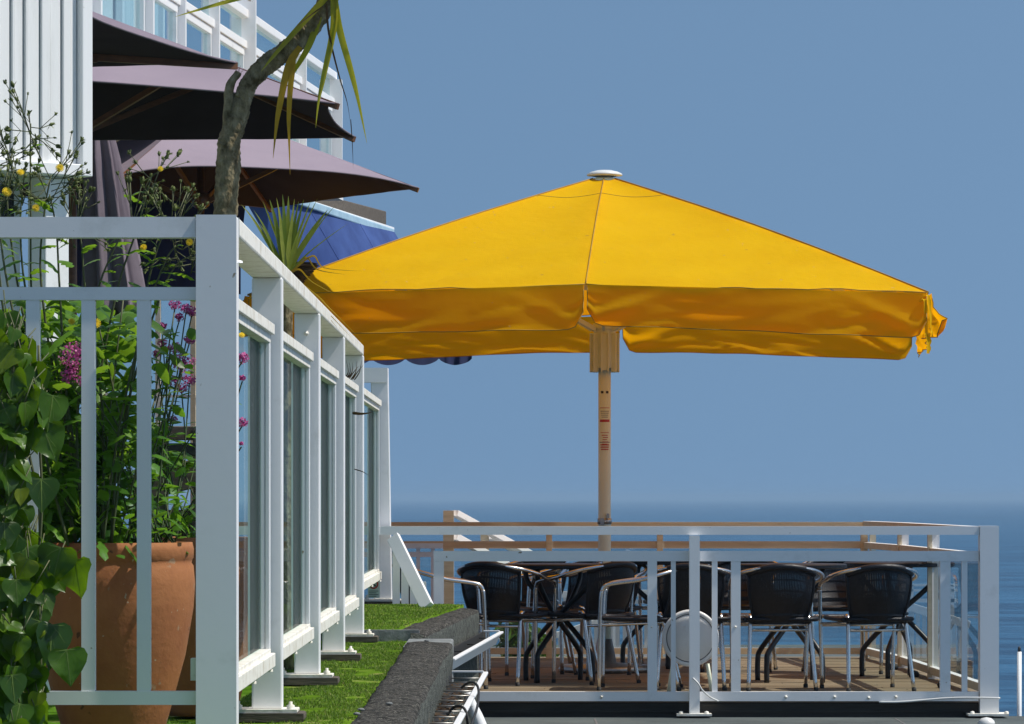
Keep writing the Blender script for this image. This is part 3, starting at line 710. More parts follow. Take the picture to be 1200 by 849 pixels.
# ------------------------------------------------------------------ chairs
def arc_pts():
    half = [(.245, .215, .60), (.25, .19, .635), (.262, .10, .652), (.272, 0, .665), (.27, -.10, .69), (.225, -.19, .715), (.155, -.262, .732), (.07, -.297, .740)]
    return smooth([Vector(p) for p in half] + [Vector((-x, y, z)) for x, y, z in reversed(half)], 4)
def make_chair():
    t = thing('bistro_chair', 'x', 'chair')
    for s_ in (-1, 1):
        b = MB(); b.tube(smooth([(s_ * .225, .235, 0), (s_ * .232, .232, .3), (s_ * .243, .222, .55), (s_ * .245, .215, .60)], 3), .0125, 8); leg = b.build('leg', ALU, t)
        b = MB(); b.lathe([(.0145, 0), (.0145, .02), (0, .021)], (s_ * .225, .235, 0), 8); b.build('foot', RUB, leg)
        b = MB(); b.tube(smooth([(s_ * .205, -.245, 0), (s_ * .19, -.19, .25), (s_ * .178, -.145, .43), (s_ * .178, -.11, .45)], 3), .0125, 8); leg = b.build('leg', ALU, t)
        b = MB(); b.lathe([(.0145, 0), (.0145, .02), (0, .021)], (s_ * .205, -.245, 0), 8); b.build('foot', RUB, leg)
    A = arc_pts(); b = MB(); b.tube(A, .0125, 8); b.build('arm_rail', ALU, t)
    b = MB(); b.tube([(-.18, -.162, .365), (.18, -.162, .365)], .009, 8); b.tube([(-.233, .229, .385), (.233, .229, .385)], .009, 8)
    for s_ in (-1, 1): b.tube([(s_ * .233, .228, .395), (s_ * .18, -.15, .41)], .009, 8)
    b.build('stretcher', ALU, t)
    # woven seat: strips both ways with a rolled edge
    b = MB(); N = 15
    def sz(x, y): return .435 + .012 * (y > .1) * (y - .1) / .1 - .016 * (1 - (x / .22) ** 2) * max(0, 1 - ((y) / .22) ** 2) - .01
    for k in range(N):
        x = -.205 + .41 * k / (N - 1); pts_ = [(x, -.18 + .4 * j / 8, sz(x, -.18 + .4 * j / 8)) for j in range(9)]
        b.strip(pts_, [.0125] * 9, Vector((1, 0, 0)))
    for k in range(N):
        y = -.17 + .38 * k / (N - 1); pts_ = [(-.205 + .41 * j / 8, y, sz(-.205 + .41 * j / 8, y) - .003) for j in range(9)]
        b.strip(pts_, [.0115] * 9, Vector((0, 1, 0)))
    ring = smooth([(-.21, -.18, .43), (-.222, 0, .43), (-.215, .2, .435), (-.15, .235, .435), (0, .24, .435), (.15, .235, .435), (.215, .2, .435), (.222, 0, .43), (.21, -.18, .43), (0, -.19, .43), (-.2, -.185, .43)], 3)
    b.tube(ring, .014, 7); b.build('seat', RAT, t)
    # woven back: vertical strips hung from the rail, with cross bands
    b = MB(); K = 44
    def bp_(u, v):
        th = u * .92
        top = Vector((.250 * math.sin(th), -.04 - .268 * math.cos(th) + .0, .745 - .045 * u * u))
        bot = Vector((.20 * math.sin(th), -.05 - .150 * math.cos(th * .9), .405))
        p_ = top.lerp(bot, v); p_ += Vector((math.sin(th) * .018, -math.cos(th) * .03, 0)) * math.sin(math.pi * min(1, v * 1.15)) * .7
        return p_
    for k in range(K):
        u = -1 + 2 * (k + .5) / K; pts_ = [bp_(u, j / 7) for j in range(8)]
        tn = (bp_(u + .01, .3) - bp_(u - .01, .3)).normalized()
        b.strip(pts_, [.0049 + .0008 * (j == 0 or j == 7) for j in range(8)], tn)
    for v0, hw in ((.02, .016), (.22, .005), (.42, .006), (.62, .005), (.80, .02), (.95, .02)):
        pts_ = [bp_(-1 + 2 * j / 20, v0) + Vector((0, .004, 0)) for j in range(21)]
        b.strip(pts_, [hw] * 21, Vector((0, 0, 1)))
    b.tube([bp_(-1 + 2 * j / 24, -.01) for j in range(25)], .021, 8)
    for s_ in (-1, 1): b.tube([bp_(s_, j / 8) for j in range(9)], .010, 6)
    b.build('backrest', RAT, t)
    return t
chairs = [  # x, y, facing angle (0 = faces the sea), label
    (xat(909, 24.3), 24.30, 0.10, 'black woven chair, left of the two seen from behind in the right panel'),
    (xat(1018, 24.3), 24.28, 0.22, 'black woven chair nearest the glass corner, seen from behind, rightmost of all'),
    (xat(812, 24.4), 24.42, -.10, 'black woven chair seen from behind, hidden behind the white disc'),
    (xat(748, 24.6), 24.35, 1.50, 'black woven chair seen side-on, its pale front leg before the umbrella pole'),
    (xat(522, 24.6), 24.55, -1.5, 'black woven chair at the left end of the deck, arms rising over the grass edge'),
    (xat(592, 25.3), 25.05, -.45, 'black woven chair with light showing through its back, behind the upper gutter trough'),
    (xat(706, 26.8), 26.55, 2.9, 'black woven chair facing the camera behind the umbrella pole'),
    (xat(985, 26.6), 26.60, 3.25, 'black woven chair facing the camera between the two rear-view chairs on the right'),
    (xat(868, 26.9), 26.90, 2.95, 'black woven chair facing the camera behind the post right of the disc'),
    (xat(615, 27.8), 27.70, 2.4, 'black woven chair at the back left corner of the deck, near the green bush'),
    (xat(800, 28.0), 27.90, .3, 'black woven chair by the back rail, behind the white disc'),
    (xat(648, 26.2), 26.05, 1.95, 'black woven chair turned left behind the crossed legs of the left table'),
    (xat(690, 24.9), 25.15, .75, 'black woven chair turned half away, in front of the umbrella pole foot'),
    (xat(335, 26.0), 25.60, -1.2, 'black woven chair seen through the glass of the terrace fence'),
]
ch0 = make_chair()
for k, (x, y, a_, lab) in enumerate(chairs):
    o = ch0 if k == 0 else copy_tree(ch0)
    o.location = (x, y, FZ + .001); o.rotation_euler = (0, 0, a_); o['label'] = lab; o['group'] = 'black woven chairs on the deck'
# tables with crossing bent legs
def make_table():
    t = thing('bistro_table', 'x', 'table')
    b = MB(); b.lathe([(0, .715), (.35, .715), (.36, .72), (.36, .738), (.35, .744), (0, .744)], (0, 0, 0), 40, smooth=False); b.build('tabletop', RAT, t)
    for k in range(4):
        q = math.pi / 2 * k + math.pi / 4; d = Vector((math.cos(q), math.sin(q), 0)); s_ = Vector((-d.y, d.x, 0)) * .022
        b = MB(); b.tube(smooth([d * .25, d * .25 + Vector((0, 0, .13)), d * .225 + Vector((0, 0, .20)), d * .06 + s_ + Vector((0, 0, .36)), -d * .06 + s_ + Vector((0, 0, .46)), -d * .23 + Vector((0, 0, .62)), -d * .25 + Vector((0, 0, .715))], 4), .017, 8)
        b.build('leg', BLK, t)
    b = MB(); b.tube([(.055 * math.cos(j * .4488), .055 * math.sin(j * .4488), .41) for j in range(14)], .010, 6, closed=True); b.build('ring', BLK, t)
    return t
t0 = make_table()
for k, (x, y, a_, lab) in enumerate(((xat(655, 25.4), 25.35, .2, 'round black table with crossed legs left of the umbrella pole'), (xat(925, 25.4), 25.35, .1, 'round black table with crossed legs behind the two rear-view chairs'),
      (xat(770, 27.3), 26.95, .5, 'round black table with crossed legs at the back, right of the umbrella pole'), (xat(338, 25.0), 24.75, .3, 'round black table with crossed legs seen through the terrace fence glass'), (xat(1040, 26.8), 26.0, .4, 'round black table with crossed legs close to the right side glass'))):
    o = t0 if k == 0 else copy_tree(t0)
    o.location = (x, y, FZ + .001); o.rotation_euler = (0, 0, a_); o['label'] = lab; o['group'] = 'black bistro tables on the deck'

# ------------------------------------------------------------------ yellow umbrella
UY = 26.8; UX = xat(708.5, UY); UA = 2.1; TH = math.radians(-4.5)
um = thing('market_umbrella', 'large yellow market umbrella with a cream pole standing on the deck', 'umbrella', (UX, UY, FZ))
def ul(x, y, z):  # umbrella plan coordinates -> world
    return Vector((UX + x * math.cos(TH) - y * math.sin(TH), UY + x * math.sin(TH) + y * math.cos(TH), z))
ZE, ZCN, ZA = 1.314, 1.253, 2.150
dirs = [(-1, -1), (0, -1), (1, -1), (1, 0), (1, 1), (0, 1), (-1, 1), (-1, 0)]
def epos(k): 
    d = dirs[k % 8]; return Vector((d[0] * UA, d[1] * UA, ZCN if d[0] and d[1] else ZE))
def cpoint(k, u, s_):
    e = epos(k).lerp(epos(k + 1), u)
    z = ZA + (e.z - ZA) * s_ - .035 * math.sin(math.pi * s_) * math.sin(math.pi * u) + .03 * math.sin(math.pi * s_) * 1.0
    x = e.x * s_; y = e.y * s_
    w = noise.noise(Vector((x * 1.3, y * 1.3, 3.1))) * .012 * s_ + noise.noise(Vector(((x - y) * 3.2, (x + y) * .8, 1.7))) * .026 * s_ * s_
    w *= 4 * u * (1 - u) if 0 < u < 1 else 0
    ed = min(u, 1 - u); w += .018 * s_ * math.sin(34 * s_ + 3 * u + k) * (ed * 9) * math.exp(1 - ed * 9) * (.5 + .5 * noise.noise(Vector((s_ * 5, k * 3.1, 2))))
    return ul(x, y, z + w)
cn = MB(); NU, NS = 26, 30
for k in range(8):
    vs = []; fs = []
    for j in range(NS + 1):
        s_ = .035 + .965 * j / NS
        for i in range(NU + 1): vs.append(cpoint(k, i / NU, s_))
    for j in range(NS):
        for i in range(NU):
            a = j * (NU + 1) + i; fs.append((a, a + NU + 1, a + NU + 2, a + 1))
    cn.add(vs, fs, 0, True)
cn.build('canopy', YEL, um)
sm_ = MB()
for k in range(8):
    sm_.tube([cpoint(k, 0, .035 + .965 * j / 24) + Vector((0, 0, .004)) for j in range(25)], .0038, 6)
    sm_.tube([cpoint(k, j / 20, 1) for j in range(21)], .0036, 6)
sm_.build('piping', YPIPE, um)
sm_ = MB()
for k in range(8):
    sm_.tube([cpoint(k, j / 20, .20) + Vector((0, 0, .0012)) for j in range(21)], .0018, 4)
sm_.build('stitched_seam', YPIPE, um)
def flap(k, seed, L=.262):
    """valance flap below edge k..k+1, rounded lower corners, gently rippled"""
    b = MB(); NUf, NVf = 44, 12; vs = []; fs = []; rng = random.Random(seed)
    a_ = epos(k); c_ = epos(k + 1); d = (c_ - a_); ln = d.length; d.normalize(); nrm = Vector((d.y, -d.x, 0)).normalized()
    ph = rng.uniform(0, 9); g0, g1 = .012, .012
    for j in range(NVf + 1):
        v_ = j / NVf
        for i in range(NUf + 1):
            u = i / NUf; s_ = g0 + (ln - g0 - g1) * u
            # rounded corners
            rc = .10; dc = min(s_ - g0, ln - g1 - s_)
            L = .262 + .010 * math.sin(u * 4 + ph) + .008 * noise.noise(Vector((u * 6, ph, 0)))
            Lh = L if dc > rc else L - rc + math.sqrt(max(0, rc * rc - (rc - dc) ** 2))
            if dc < 1e-6: Lh = L - rc
            out_ = .02 + .020 * v_ * math.sin(u * 5 + ph) + .004 * v_ * math.sin(u * 31 + ph * 2)
            out_ += .05 * v_ * noise.noise(Vector((u * 4, v_ * 1.5, ph))) + .055 * v_ * abs(noise.noise(Vector((u * 5 + v_ * 3.5, v_ * 1.2 - u * 1.5, ph + 4))))
            out_ += .07 * max(0, 1 - abs(v_ - .9 + (min(u, 1 - u)) * 3.5) * 5) * v_ * (.5 + .5 * math.sin(ph * 3))
            ee = a_.lerp(c_, s_ / ln)
            p_ = Vector((ee.x, ee.y, ee.z)) + nrm * out_ - Vector((0, 0, Lh * v_ + .004))
            q = (UX + p_.x * math.cos(TH) - p_.y * math.sin(TH), UY + p_.x * math.sin(TH) + p_.y * math.cos(TH), p_.z); vs.append(q)
    for j in range(NVf):
        for i in range(NUf):
            a = j * (NUf + 1) + i; fs.append((a, a + NUf + 1, a + NUf + 2, a + 1))
    b.add(vs, fs, 0, True)
    o = b.build('valance_flap', YVAL, um)
    e = MB(); e.tube([vs[i * (NUf + 1)] for i in range(2, NVf + 1)] + vs[NVf * (NUf + 1):] + [vs[i * (NUf + 1) + NUf] for i in range(NVf, 1, -1)], .0032, 5); e.build('hem', YPIPE, o)
for k in range(8): flap(k, k + 11)
for k in range(8):
    e = epos(k); r_ = MB(); a = ul(e.x * .035, e.y * .035, ZA - .05); c = ul(e.x * .985, e.y * .985, e.z - .02)
    mdl = ul(e.x * .5, e.y * .5, (ZA + e.z) / 2 - .022)
    r_.bar(a, mdl, .022, .034); r_.bar(mdl, c, .022, .034); ro = r_.build('rib', CREAM, um)
    d = Vector((e.x, e.y, 0)).normalized(); s_ = MB(); s_.bar(ul(d.x * .085, d.y * .085, 1.12), mdl - Vector((0, 0, .02)), .018, .03); s_.build('strut', CREAM, ro)
po = MB(); po.lathe([(.042, FZ + .02), (.042, 1.0), (.036, 1.01), (.036, ZA - .02)], (UX, UY, 0), 24); po.build('pole', CREAM, um)
hb_ = MB()
hb_.lathe([(.05, .86), (.072, .862), (.072, 1.12), (.078, 1.122), (.078, 1.16), (.05, 1.162)], (UX, UY, 0), 24)
for k in range(6):
    q = math.pi / 3 * k + math.pi / 2; d = Vector((math.cos(q), math.sin(q), 0)); s2 = Vector((-d.y, d.x, 0)); c = Vector((UX, UY, 0)) + d * .082
    for w_ in (-1, 1):
        p_ = c + s2 * .022 * w_; hb_.bar(p_ + Vector((0, 0, .835)), p_ + Vector((0, 0, 1.095)), .010, .036, up=d)
    hb_.bar(c - d * .012 + Vector((0, 0, .845)), c - d * .012 + Vector((0, 0, 1.085)), .034, .030, up=d)
hb_.build('runner_hub', CREAM, um, bevel=.002)
th_ = MB(); th_.lathe([(.04, ZA - .09), (.10, ZA - .085), (.10, ZA - .03), (.05, ZA - .01)], (UX, UY, 0), 20); th_.build('top_hub', CREAM, um)
cpz = MB(); cpz.lathe([(.0, ZA + .036), (.05, ZA + .034), (.09, ZA + .024), (.118, ZA + .010), (.118, ZA - .002), (.08, ZA - .006)], (UX, UY, 0), 28); cpz.build('finial_cap', PLAST, um)
lb = MB()
def polemark(mb, py0, py1, hw, ang0=0, r=.0425):
    z1, z0 = zat(py0, UY), zat(py1, UY); vs = []; n = 8
    for i in range(n + 1):
        a = -math.pi / 2 + (ang0 - hw) + 2 * hw * i / n
        vs += [(UX + r * math.cos(a), UY + r * math.sin(a), z0), (UX + r * math.cos(a), UY + r * math.sin(a), z1)]
    mb.add(vs, [(2*i, 2*i+2, 2*i+3, 2*i+1) for i in range(n)], 0, True)
polemark(lb, 492, 495, .85); polemark(lb, 478, 478.7, .85); polemark(lb, 507, 507.6, .7)
for k in range(5): polemark(lb, 510 + 2.6 * k, 510.9 + 2.6 * k, .5 - .07 * (k % 3), .1 * (k % 2))
for k in range(3): polemark(lb, 521 + 2.6 * k, 522.4 + 2.6 * k, .75 - .05 * k)
lb.build('red_lettering', REDS, um)
lb = MB(); polemark(lb, 518.3, 519, .95); polemark(lb, 458.6, 461.4, .22, -.42); polemark(lb, 458.6, 461.4, .22, .42)
for k in range(4): polemark(lb, 482 + 2.3 * k, 482.6 + 2.3 * k, .7 - .06 * k)
lb.build('black_marks', INK, um)
cl = MB(); zc = zat(610, UY); cl.lathe([(.043, zc - .025), (.048, zc - .024), (.048, zc + .012), (.043, zc + .013)], (UX, UY, 0), 20); cl.box(UX - .03, UX - .005, UY - .075, UY - .046, zc - .03, zc + .015); cl.box(UX + .012, UX + .03, UY - .07, UY - .043, zc + .015, zc + .045); cl.build('clamp', STEEL, um)
bs = MB(); bs.lathe([(0, FZ + .001), (.30, FZ + .002), (.31, FZ + .02), (.29, FZ + .045), (.08, FZ + .06), (.05, FZ + .22), (.044, FZ + .22)], (UX, UY, 0), 32); bs.build('base', STEEL, um)
# knotted strap at the right corner
stp = MB(); c = cpoint(1, 1, 1); c = Vector((c.x, c.y, c.z))
def ribbon(mb, pts_, w, tw0, tw1):
    P_ = smooth(pts_, 5); n = len(P_); sides = []
    for i in range(n):
        a = tw0 + (tw1 - tw0) * i / (n - 1); sides.append(Vector((math.cos(a), math.sin(a), 0)))
    mb.strip(P_, [w * (.55 + .45 * abs(math.sin(i * .9 + 1))) for i in range(n)], sides, fold=.5)
ribbon(stp, [c + Vector((-.05, -.02, -.05)), c + Vector((-.01, -.03, -.02)), c + Vector((.004, -.03, -.12)), c + Vector((.010, -.03, -.24))], .014, 0, 1.2)
ribbon(stp, [c + Vector((-.05, -.03, -.06)), c + Vector((-.025, -.04, -.05)), c + Vector((-.018, -.04, -.16)), c + Vector((-.012, -.04, -.27))], .013, .4, -.4)
ribbon(stp, [c + Vector((-.012, -.04, -.25)), c + Vector((-.004, -.04, -.31)), c + Vector((-.012, -.045, -.375))], .019, .2, .8)
ribbon(stp, [c + Vector((.004, -.03, -.22)), c + Vector((.016, -.045, -.25)), c + Vector((.018, -.03, -.28))], .008, .2, 1.2)
stp.build('tie_strap', YMARK, um)

# ------------------------------------------------------------------ mauve parasols
def parasol(corners, ze, h, raises, label, zoff=(0, 0, 0, 0), pw=3.2, finial=True):
    cs = [Vector((x, y, ze + z)) for (x, y), z in zip(corners, zoff)]
    cx = sum(c.x for c in cs) / 4; cy = sum(c.y for c in cs) / 4
    t = thing('mauve_parasol', label, 'parasol', (cx, cy, -.72), 'mauve parasols on the terrace')
    ap = Vector((cx, cy, ze + h)); mb = MB(); NU_, NS_ = 22, 14
    for k in range(4):
        a_, c_ = cs[k], cs[(k + 1) % 4]; mid = (a_ + c_) / 2; inn = (Vector((cx, cy, mid.z)) - mid); raise_ = raises[k]
        vs = []; fs = []
        for j in range(NS_ + 1):
            s_ = j / NS_
            for i in range(NU_ + 1):
                u = i / NU_; w = 1 - abs(2 * u - 1) ** pw
                e = a_.lerp(c_, u) + Vector((0, 0, raise_ * w)) + inn * (.06 * w)
                p_ = ap + (e - ap) * s_
                p_.z += -.05 * min(1, h / .4) * math.sin(math.pi * s_) * math.sin(math.pi * u) + .004 * noise.noise(p_ * 6)
                vs.append(p_)
        for j in range(NS_):
            for i in range(NU_):
                q = j * (NU_ + 1) + i; fs.append((q, q + NU_ + 1, q + NU_ + 2, q + 1))
        mb.add(vs, fs, 0, True)
    mb.build('canopy', PUR, t)
    li = MB(); li.f = list(mb.f); li.m = list(mb.m); li.s = list(mb.s); li.v = [(x, y, z - .005) for x, y, z in mb.v]; li.build('inside', PURSHADE, t)  # canopy copy just below it, coloured as the shaded underside
    sm = MB()
    for k in range(4):
        a_, c_ = cs[k], cs[(k + 1) % 4]; mid = (a_ + c_) / 2; inn = (Vector((cx, cy, mid.z)) - mid); L_ = []; raise_ = raises[k]
        for i in range(25):
            u = i / 24; w = 1 - abs(2 * u - 1) ** pw; L_.append(a_.lerp(c_, u) + Vector((0, 0, raise_ * w)) + inn * (.06 * w))
        sm.tube(L_, .005, 5)
    sm.build('hem', PURD, t)
    hub = Vector((cx, cy, ze - .03))
    for k in range(4):
        r_ = MB(); r_.bar(ap - Vector((0, 0, .03)), cs[k] - Vector((0, 0, .014)), .02, .03); ro = r_.build('rib', WOOD, t)
        m_ = ap.lerp(cs[k], .5) - Vector((0, 0, .03)); s_ = MB(); s_.bar(hub + (cs[k] - ap) * .04, m_, .02, .028); s_.build('strut', WOOD, ro)
    p_ = MB(); p_.tube([(cx, cy, -.72), (cx, cy, ze + h - .01)], .022, 12); p_.build('pole', WOOD, t)
    p_ = MB(); p_.lathe([(.03, ze - .10), (.055, ze - .08), (.055, ze - .01), (.03, ze)], (cx, cy, 0), 16); p_.build('hub', WOOD, t)
    if finial: p_ = MB(); p_.lathe([(0, ze + h + .05), (.02, ze + h + .04), (.03, ze + h), (0, ze + h)], (cx, cy, 0), 12); p_.build('finial', WOOD, t)
    return t
def square(cx, cy, half, rot): return [(cx + half * math.cos(rot + math.pi / 2 * k), cy + half * math.sin(rot + math.pi / 2 * k)) for k in range(4)]
parasol(square(-1.94, 25.0, 1.41, math.radians(-14.6)), 1.90, .54, (0, .02, .03, .085), 'lowest and farthest of the stacked mauve parasols, above the blue awning')
parasol([(-.83, 21.15), (-3.6, 21.35), (-3.6, 19.1), (-.84, 19.37)], 1.90, .59, (-.01, .02, .03, .03), 'middle mauve parasol, its pale top edge tapering to a point', (0, 0, .17, 0))
parasol(square(-2.36, 16.86, 1.343, math.atan2(.684, 1.159)), 1.90, .015, (.0, .0, .0, .0), 'topmost mauve parasol showing only its dark underside', finial=False)
# folded parasol
YP = 21.9
fp = thing('folded_parasol', 'folded mauve parasol hanging in pleats behind the baluster railing', 'parasol', (xat(118, YP), YP, -.72))
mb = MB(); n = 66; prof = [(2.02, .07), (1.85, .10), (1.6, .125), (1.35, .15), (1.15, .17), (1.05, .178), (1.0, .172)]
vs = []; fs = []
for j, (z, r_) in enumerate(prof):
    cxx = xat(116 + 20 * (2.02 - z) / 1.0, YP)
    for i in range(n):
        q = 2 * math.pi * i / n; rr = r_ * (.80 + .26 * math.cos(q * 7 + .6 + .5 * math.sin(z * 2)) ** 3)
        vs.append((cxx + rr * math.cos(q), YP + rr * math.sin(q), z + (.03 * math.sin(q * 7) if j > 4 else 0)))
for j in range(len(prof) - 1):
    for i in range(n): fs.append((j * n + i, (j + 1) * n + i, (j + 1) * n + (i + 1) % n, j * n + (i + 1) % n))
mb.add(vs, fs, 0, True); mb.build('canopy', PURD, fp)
mb = MB(); mb.tube([(xat(120, YP), YP, -.72), (xat(118, YP), YP, 2.0)], .022, 10); mb.build('pole', WOOD, fp)

# ------------------------------------------------------------------ building on the left
bd = thing('seaside_building', 'white clad building with an upper storey behind the parasols', 'building', (-3, 20, -.7))
YC = 15.0; aw = math.radians(44)
xr = xat(103, YC); ux = Vector((-math.cos(aw), -math.sin(aw), 0)); un = Vector((math.sin(aw), -math.cos(aw), 0))
def clad(mb, s0, s1, z0, z1, n0, n1, mi=0):
    """box on the angled clad wall: s to the left of its right edge, n = outwards"""
    O = Vector((xr, YC, 0)); vs = []
    for z in (z0, z1):
        for s_, n_ in ((s0, n0), (s1, n0), (s1, n1), (s0, n1)): vs.append(O + ux * s_ + un * n_ + Vector((0, 0, z)))
    mb.add(vs, [(0,3,2,1),(4,5,6,7),(0,1,5,4),(1,2,6,5),(2,3,7,6),(3,0,4,7)], mi)
zl = zat(208, YC)
b = MB()
ss = .05
edges = [.05, .085, .125, .18, .225, .285, .30, .345, .36, .415, .44, .52, .60, .70, .80, .90, 1.0, 1.1, 1.2]
for k in range(len(edges) - 1):
    clad(b, edges[k] + .003, edges[k + 1] - .003, zl + .045, 3.4, -.02, .0 + .010 * (k % 2))
clad(b, .02, 1.25, zl + .02, 3.4, -.05, -.021)
b.build('cladding', WCLAD, bd, bevel=.003)
b = MB(); clad(b, 0, .049, zl, 3.42, -.05, .03); b.build('corner_board', W, bd, bevel=.004)
b = MB(); clad(b, .0505, 1.25, zl - .001, zl + .044, -.05, .028); b.build('sill_board', W, bd, bevel=.004)
b = MB(); clad(b, .05, .16, -.72, zl - .002, -.16, -.05); b.build('column', W, bd, bevel=.004)
b = MB(); clad(b, .165, 1.25, -.72, zl - .002, -.3, -.2); b.build('lower_wall', WWALL, bd)
b = MB(); clad(b, .20, .30, zl - .16, zl - .03, -.2, -.19); b.build('window', DARKW, bd)
b = MB(); clad(b, 0.02, 1.25, zl + .0, zl + .015, -2.0, -.051); b.build('soffit', WWALL, bd)
# storey behind balcony
BP = Vector((-1.47, 32.0, 0)); bdv = Vector((.106, 1, 0))
def bp2(y, off=0): return Vector((-1.47 + .106 * (y - 32) - off, y, 0))
b = MB(); b.bar(bp2(17, 1.5) + Vector((0, 0, 3.4)), bp2(31.8, 1.5) + Vector((0, 0, 3.4)), .2, 2.1); b.build('upper_wall', WWALL, bd)
for k in range(6):
    y = 18.5 + 2.4 * k; w_ = MB(); w_.bar(bp2(y, 1.38) + Vector((0, 0, 3.35)), bp2(y + 1.6, 1.38) + Vector((0, 0, 3.35)), .03, 1.6); wo_ = w_.build('window', CURT, bd)
    w_ = MB(); 
    for yy in (y, y + .8, y + 1.6): w_.bar(bp2(yy - .04, 1.35) + Vector((0, 0, 3.35)), bp2(yy + .04, 1.35) + Vector((0, 0, 3.35)), .05, 1.65)
    w_.build('frame', W, wo_)
b = MB(); b.bar(bp2(17, 1.0) + Vector((0, 0, 2.40)), bp2(31.9, 1.0) + Vector((0, 0, 2.40)), 2.3, .10); b.build('balcony_floor', WWALL, bd)
# balcony balustrade
bb = thing('balcony_balustrade', 'white framed glass balustrade of the upper balcony, high on the left', 'balustrade', (-1.8, 27, 2.1))
ZT = 3.41
b = MB(); b.bar(bp2(20, 0) + Vector((0, 0, ZT - .03)), bp2(32.2, 0) + Vector((0, 0, ZT - .03)), .09, .06); b.build('handrail', W, bb, bevel=.005)
b = MB(); b.bar(bp2(20, .0) + Vector((0, 0, ZT - .245)), bp2(32.2, .0) + Vector((0, 0, ZT - .245)), .07, .055); b.build('mid_rail', W, bb, bevel=.004)
b = MB(); b.bar(bp2(20, .0) + Vector((0, 0, 2.50)), bp2(32.2, .0) + Vector((0, 0, 2.50)), .07, .06); b.build('bottom_rail', W, bb, bevel=.004)
def ysolve(px):  # depth at which the balustrade line projects to px
    # x = -1.47+.106(y-32) ; px = 600 + 4700 x / y
    return (-1.47 - .106 * 32) * F / ((px - 600) - .106 * F)
pxs = [60, 107, 169, 207, 247, 285, 350, 388]
yy_ = [ysolve(q) for q in pxs]
for q, y in zip(pxs, yy_):
    wd = .055
    if q in (285, 388): wd = .085
    b = MB(); c = bp2(y, -.005); b.box(c.x - wd, c.x + wd, y - .05, y + .05, 2.455, ZT - .061 if q != 285 else 3.55)
    b.build('post', W, bb, bevel=.005)
for a_, c_ in zip(yy_[:-1], yy_[1:]):
    ya, yb_ = a_ + .09, c_ - .09
    f_ = MB(); z1, z0 = ZT - .28, 2.535
    f_.bar(bp2(ya) + Vector((0, 0, z1 - .02)), bp2(yb_) + Vector((0, 0, z1 - .02)), .05, .05); f_.bar(bp2(ya) + Vector((0, 0, z0 + .02)), bp2(yb_) + Vector((0, 0, z0 + .02)), .05, .05)
    for y in (ya + .03, yb_ - .03): c = bp2(y); f_.box(c.x - .024, c.x + .024, y - .03, y + .03, z0 + .046, z1 - .046)
    fo = f_.build('panel_frame', W, bb, bevel=.003)
    g = MB(); g.bar(bp2(ya + .04) + Vector((0, 0, (z0 + z1) / 2)), bp2(yb_ - .04) + Vector((0, 0, (z0 + z1) / 2)), .008, z1 - z0 - .06); g.build('glass', GLASSB, fo)
    g = MB(); g.bar(bp2(ya) + Vector((0, 0, ZT - .14)), bp2(yb_) + Vector((0, 0, ZT - .14)), .006, .15); g.build('upper_glass', GLASSB, bb)

# ------------------------------------------------------------------ awnings
awn = thing('blue_awning', 'bright blue sloping awning with a white gutter edge above the yellow umbrella', 'awning', (-1.6, 33, 1.5))
T1 = at(270, 205, 31.0); T2 = at(461, 270, 35.5); B2 = at(553, 413, 34.5); B1 = at(395, 413, 33.6)
mb = MB(); N1 = 24; vs = []; fs = []
for j in range(N1 + 1):
    for i in range(N1 + 1):
        u, v_ = i / N1, j / N1; p_ = T1.lerp(T2, u).lerp(B1.lerp(B2, u), v_); p_.z -= .08 * math.sin(math.pi * v_) * (.5 + .5 * math.sin(u * 9)) * .6; vs.append(p_)
for j in range(N1):
    for i in range(N1): a = j * (N1 + 1) + i; fs.append((a, a + N1 + 1, a + N1 + 2, a + 1))
mb.add(vs, fs, 0, True); mb.build('canopy', BLUE, awn)
mb = MB()
for u in (.45, .75): mb.tube([vs[j * (N1 + 1) + int(u * N1)] + Vector((0, -.004, .003)) for j in range(N1 + 1)], .0035, 5)
mb.build('seam', BSEAM, awn)
mb = MB(); vs = []; fs = []; M_ = 60
for i in range(M_ + 1):
    u = i / M_; p_ = B1.lerp(B2, u); L_ = .055 + .055 * abs(math.sin(u * math.pi * 4.0)) ** .7
    fo = .02 * math.sin(u * 60) * (1 if u > .8 else .15)
    vs += [p_ + Vector((0, fo, .02)), p_ + Vector((0, fo * 1.4, -L_))]
for i in range(M_): fs.append((2 * i, 2 * i + 1, 2 * i + 3, 2 * i + 2))
mb.add(vs, fs, 0, True); mb.build('scalloped_valance', NAVY, awn)
mb = MB(); mb.bar(at(338, 229.5, 32.4), at(459, 268.5, 35.5), .05, .025); mb.build('gutter', W, awn, bevel=.004)
mb = MB(); mb.bar(at(338, 233.5, 32.4), at(456, 273, 35.5), .10, .065); mb.build('gutter_body', GUTB, awn, bevel=.01)
mb = MB(); mb.bar(at(345, 233, 32.9), at(440, 257, 36.2), .2, .14); mb.build('cassette', TIMBER, awn, bevel=.01)
na = thing('shaded_awning', 'awning sheet coloured dark navy for its shade, behind the cordyline trunk', 'awning', (-2.5, 29, 1.5))  # dark sheet added for the shaded underside of the awnings
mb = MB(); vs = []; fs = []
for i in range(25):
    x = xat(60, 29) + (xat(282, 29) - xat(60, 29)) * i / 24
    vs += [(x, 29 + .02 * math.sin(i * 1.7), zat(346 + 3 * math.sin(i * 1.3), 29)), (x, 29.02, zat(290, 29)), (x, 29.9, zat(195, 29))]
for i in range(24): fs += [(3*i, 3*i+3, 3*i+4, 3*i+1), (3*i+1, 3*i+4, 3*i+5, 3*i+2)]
mb.add(vs, fs, 0, True); mb.build('canopy', NAVY, na)
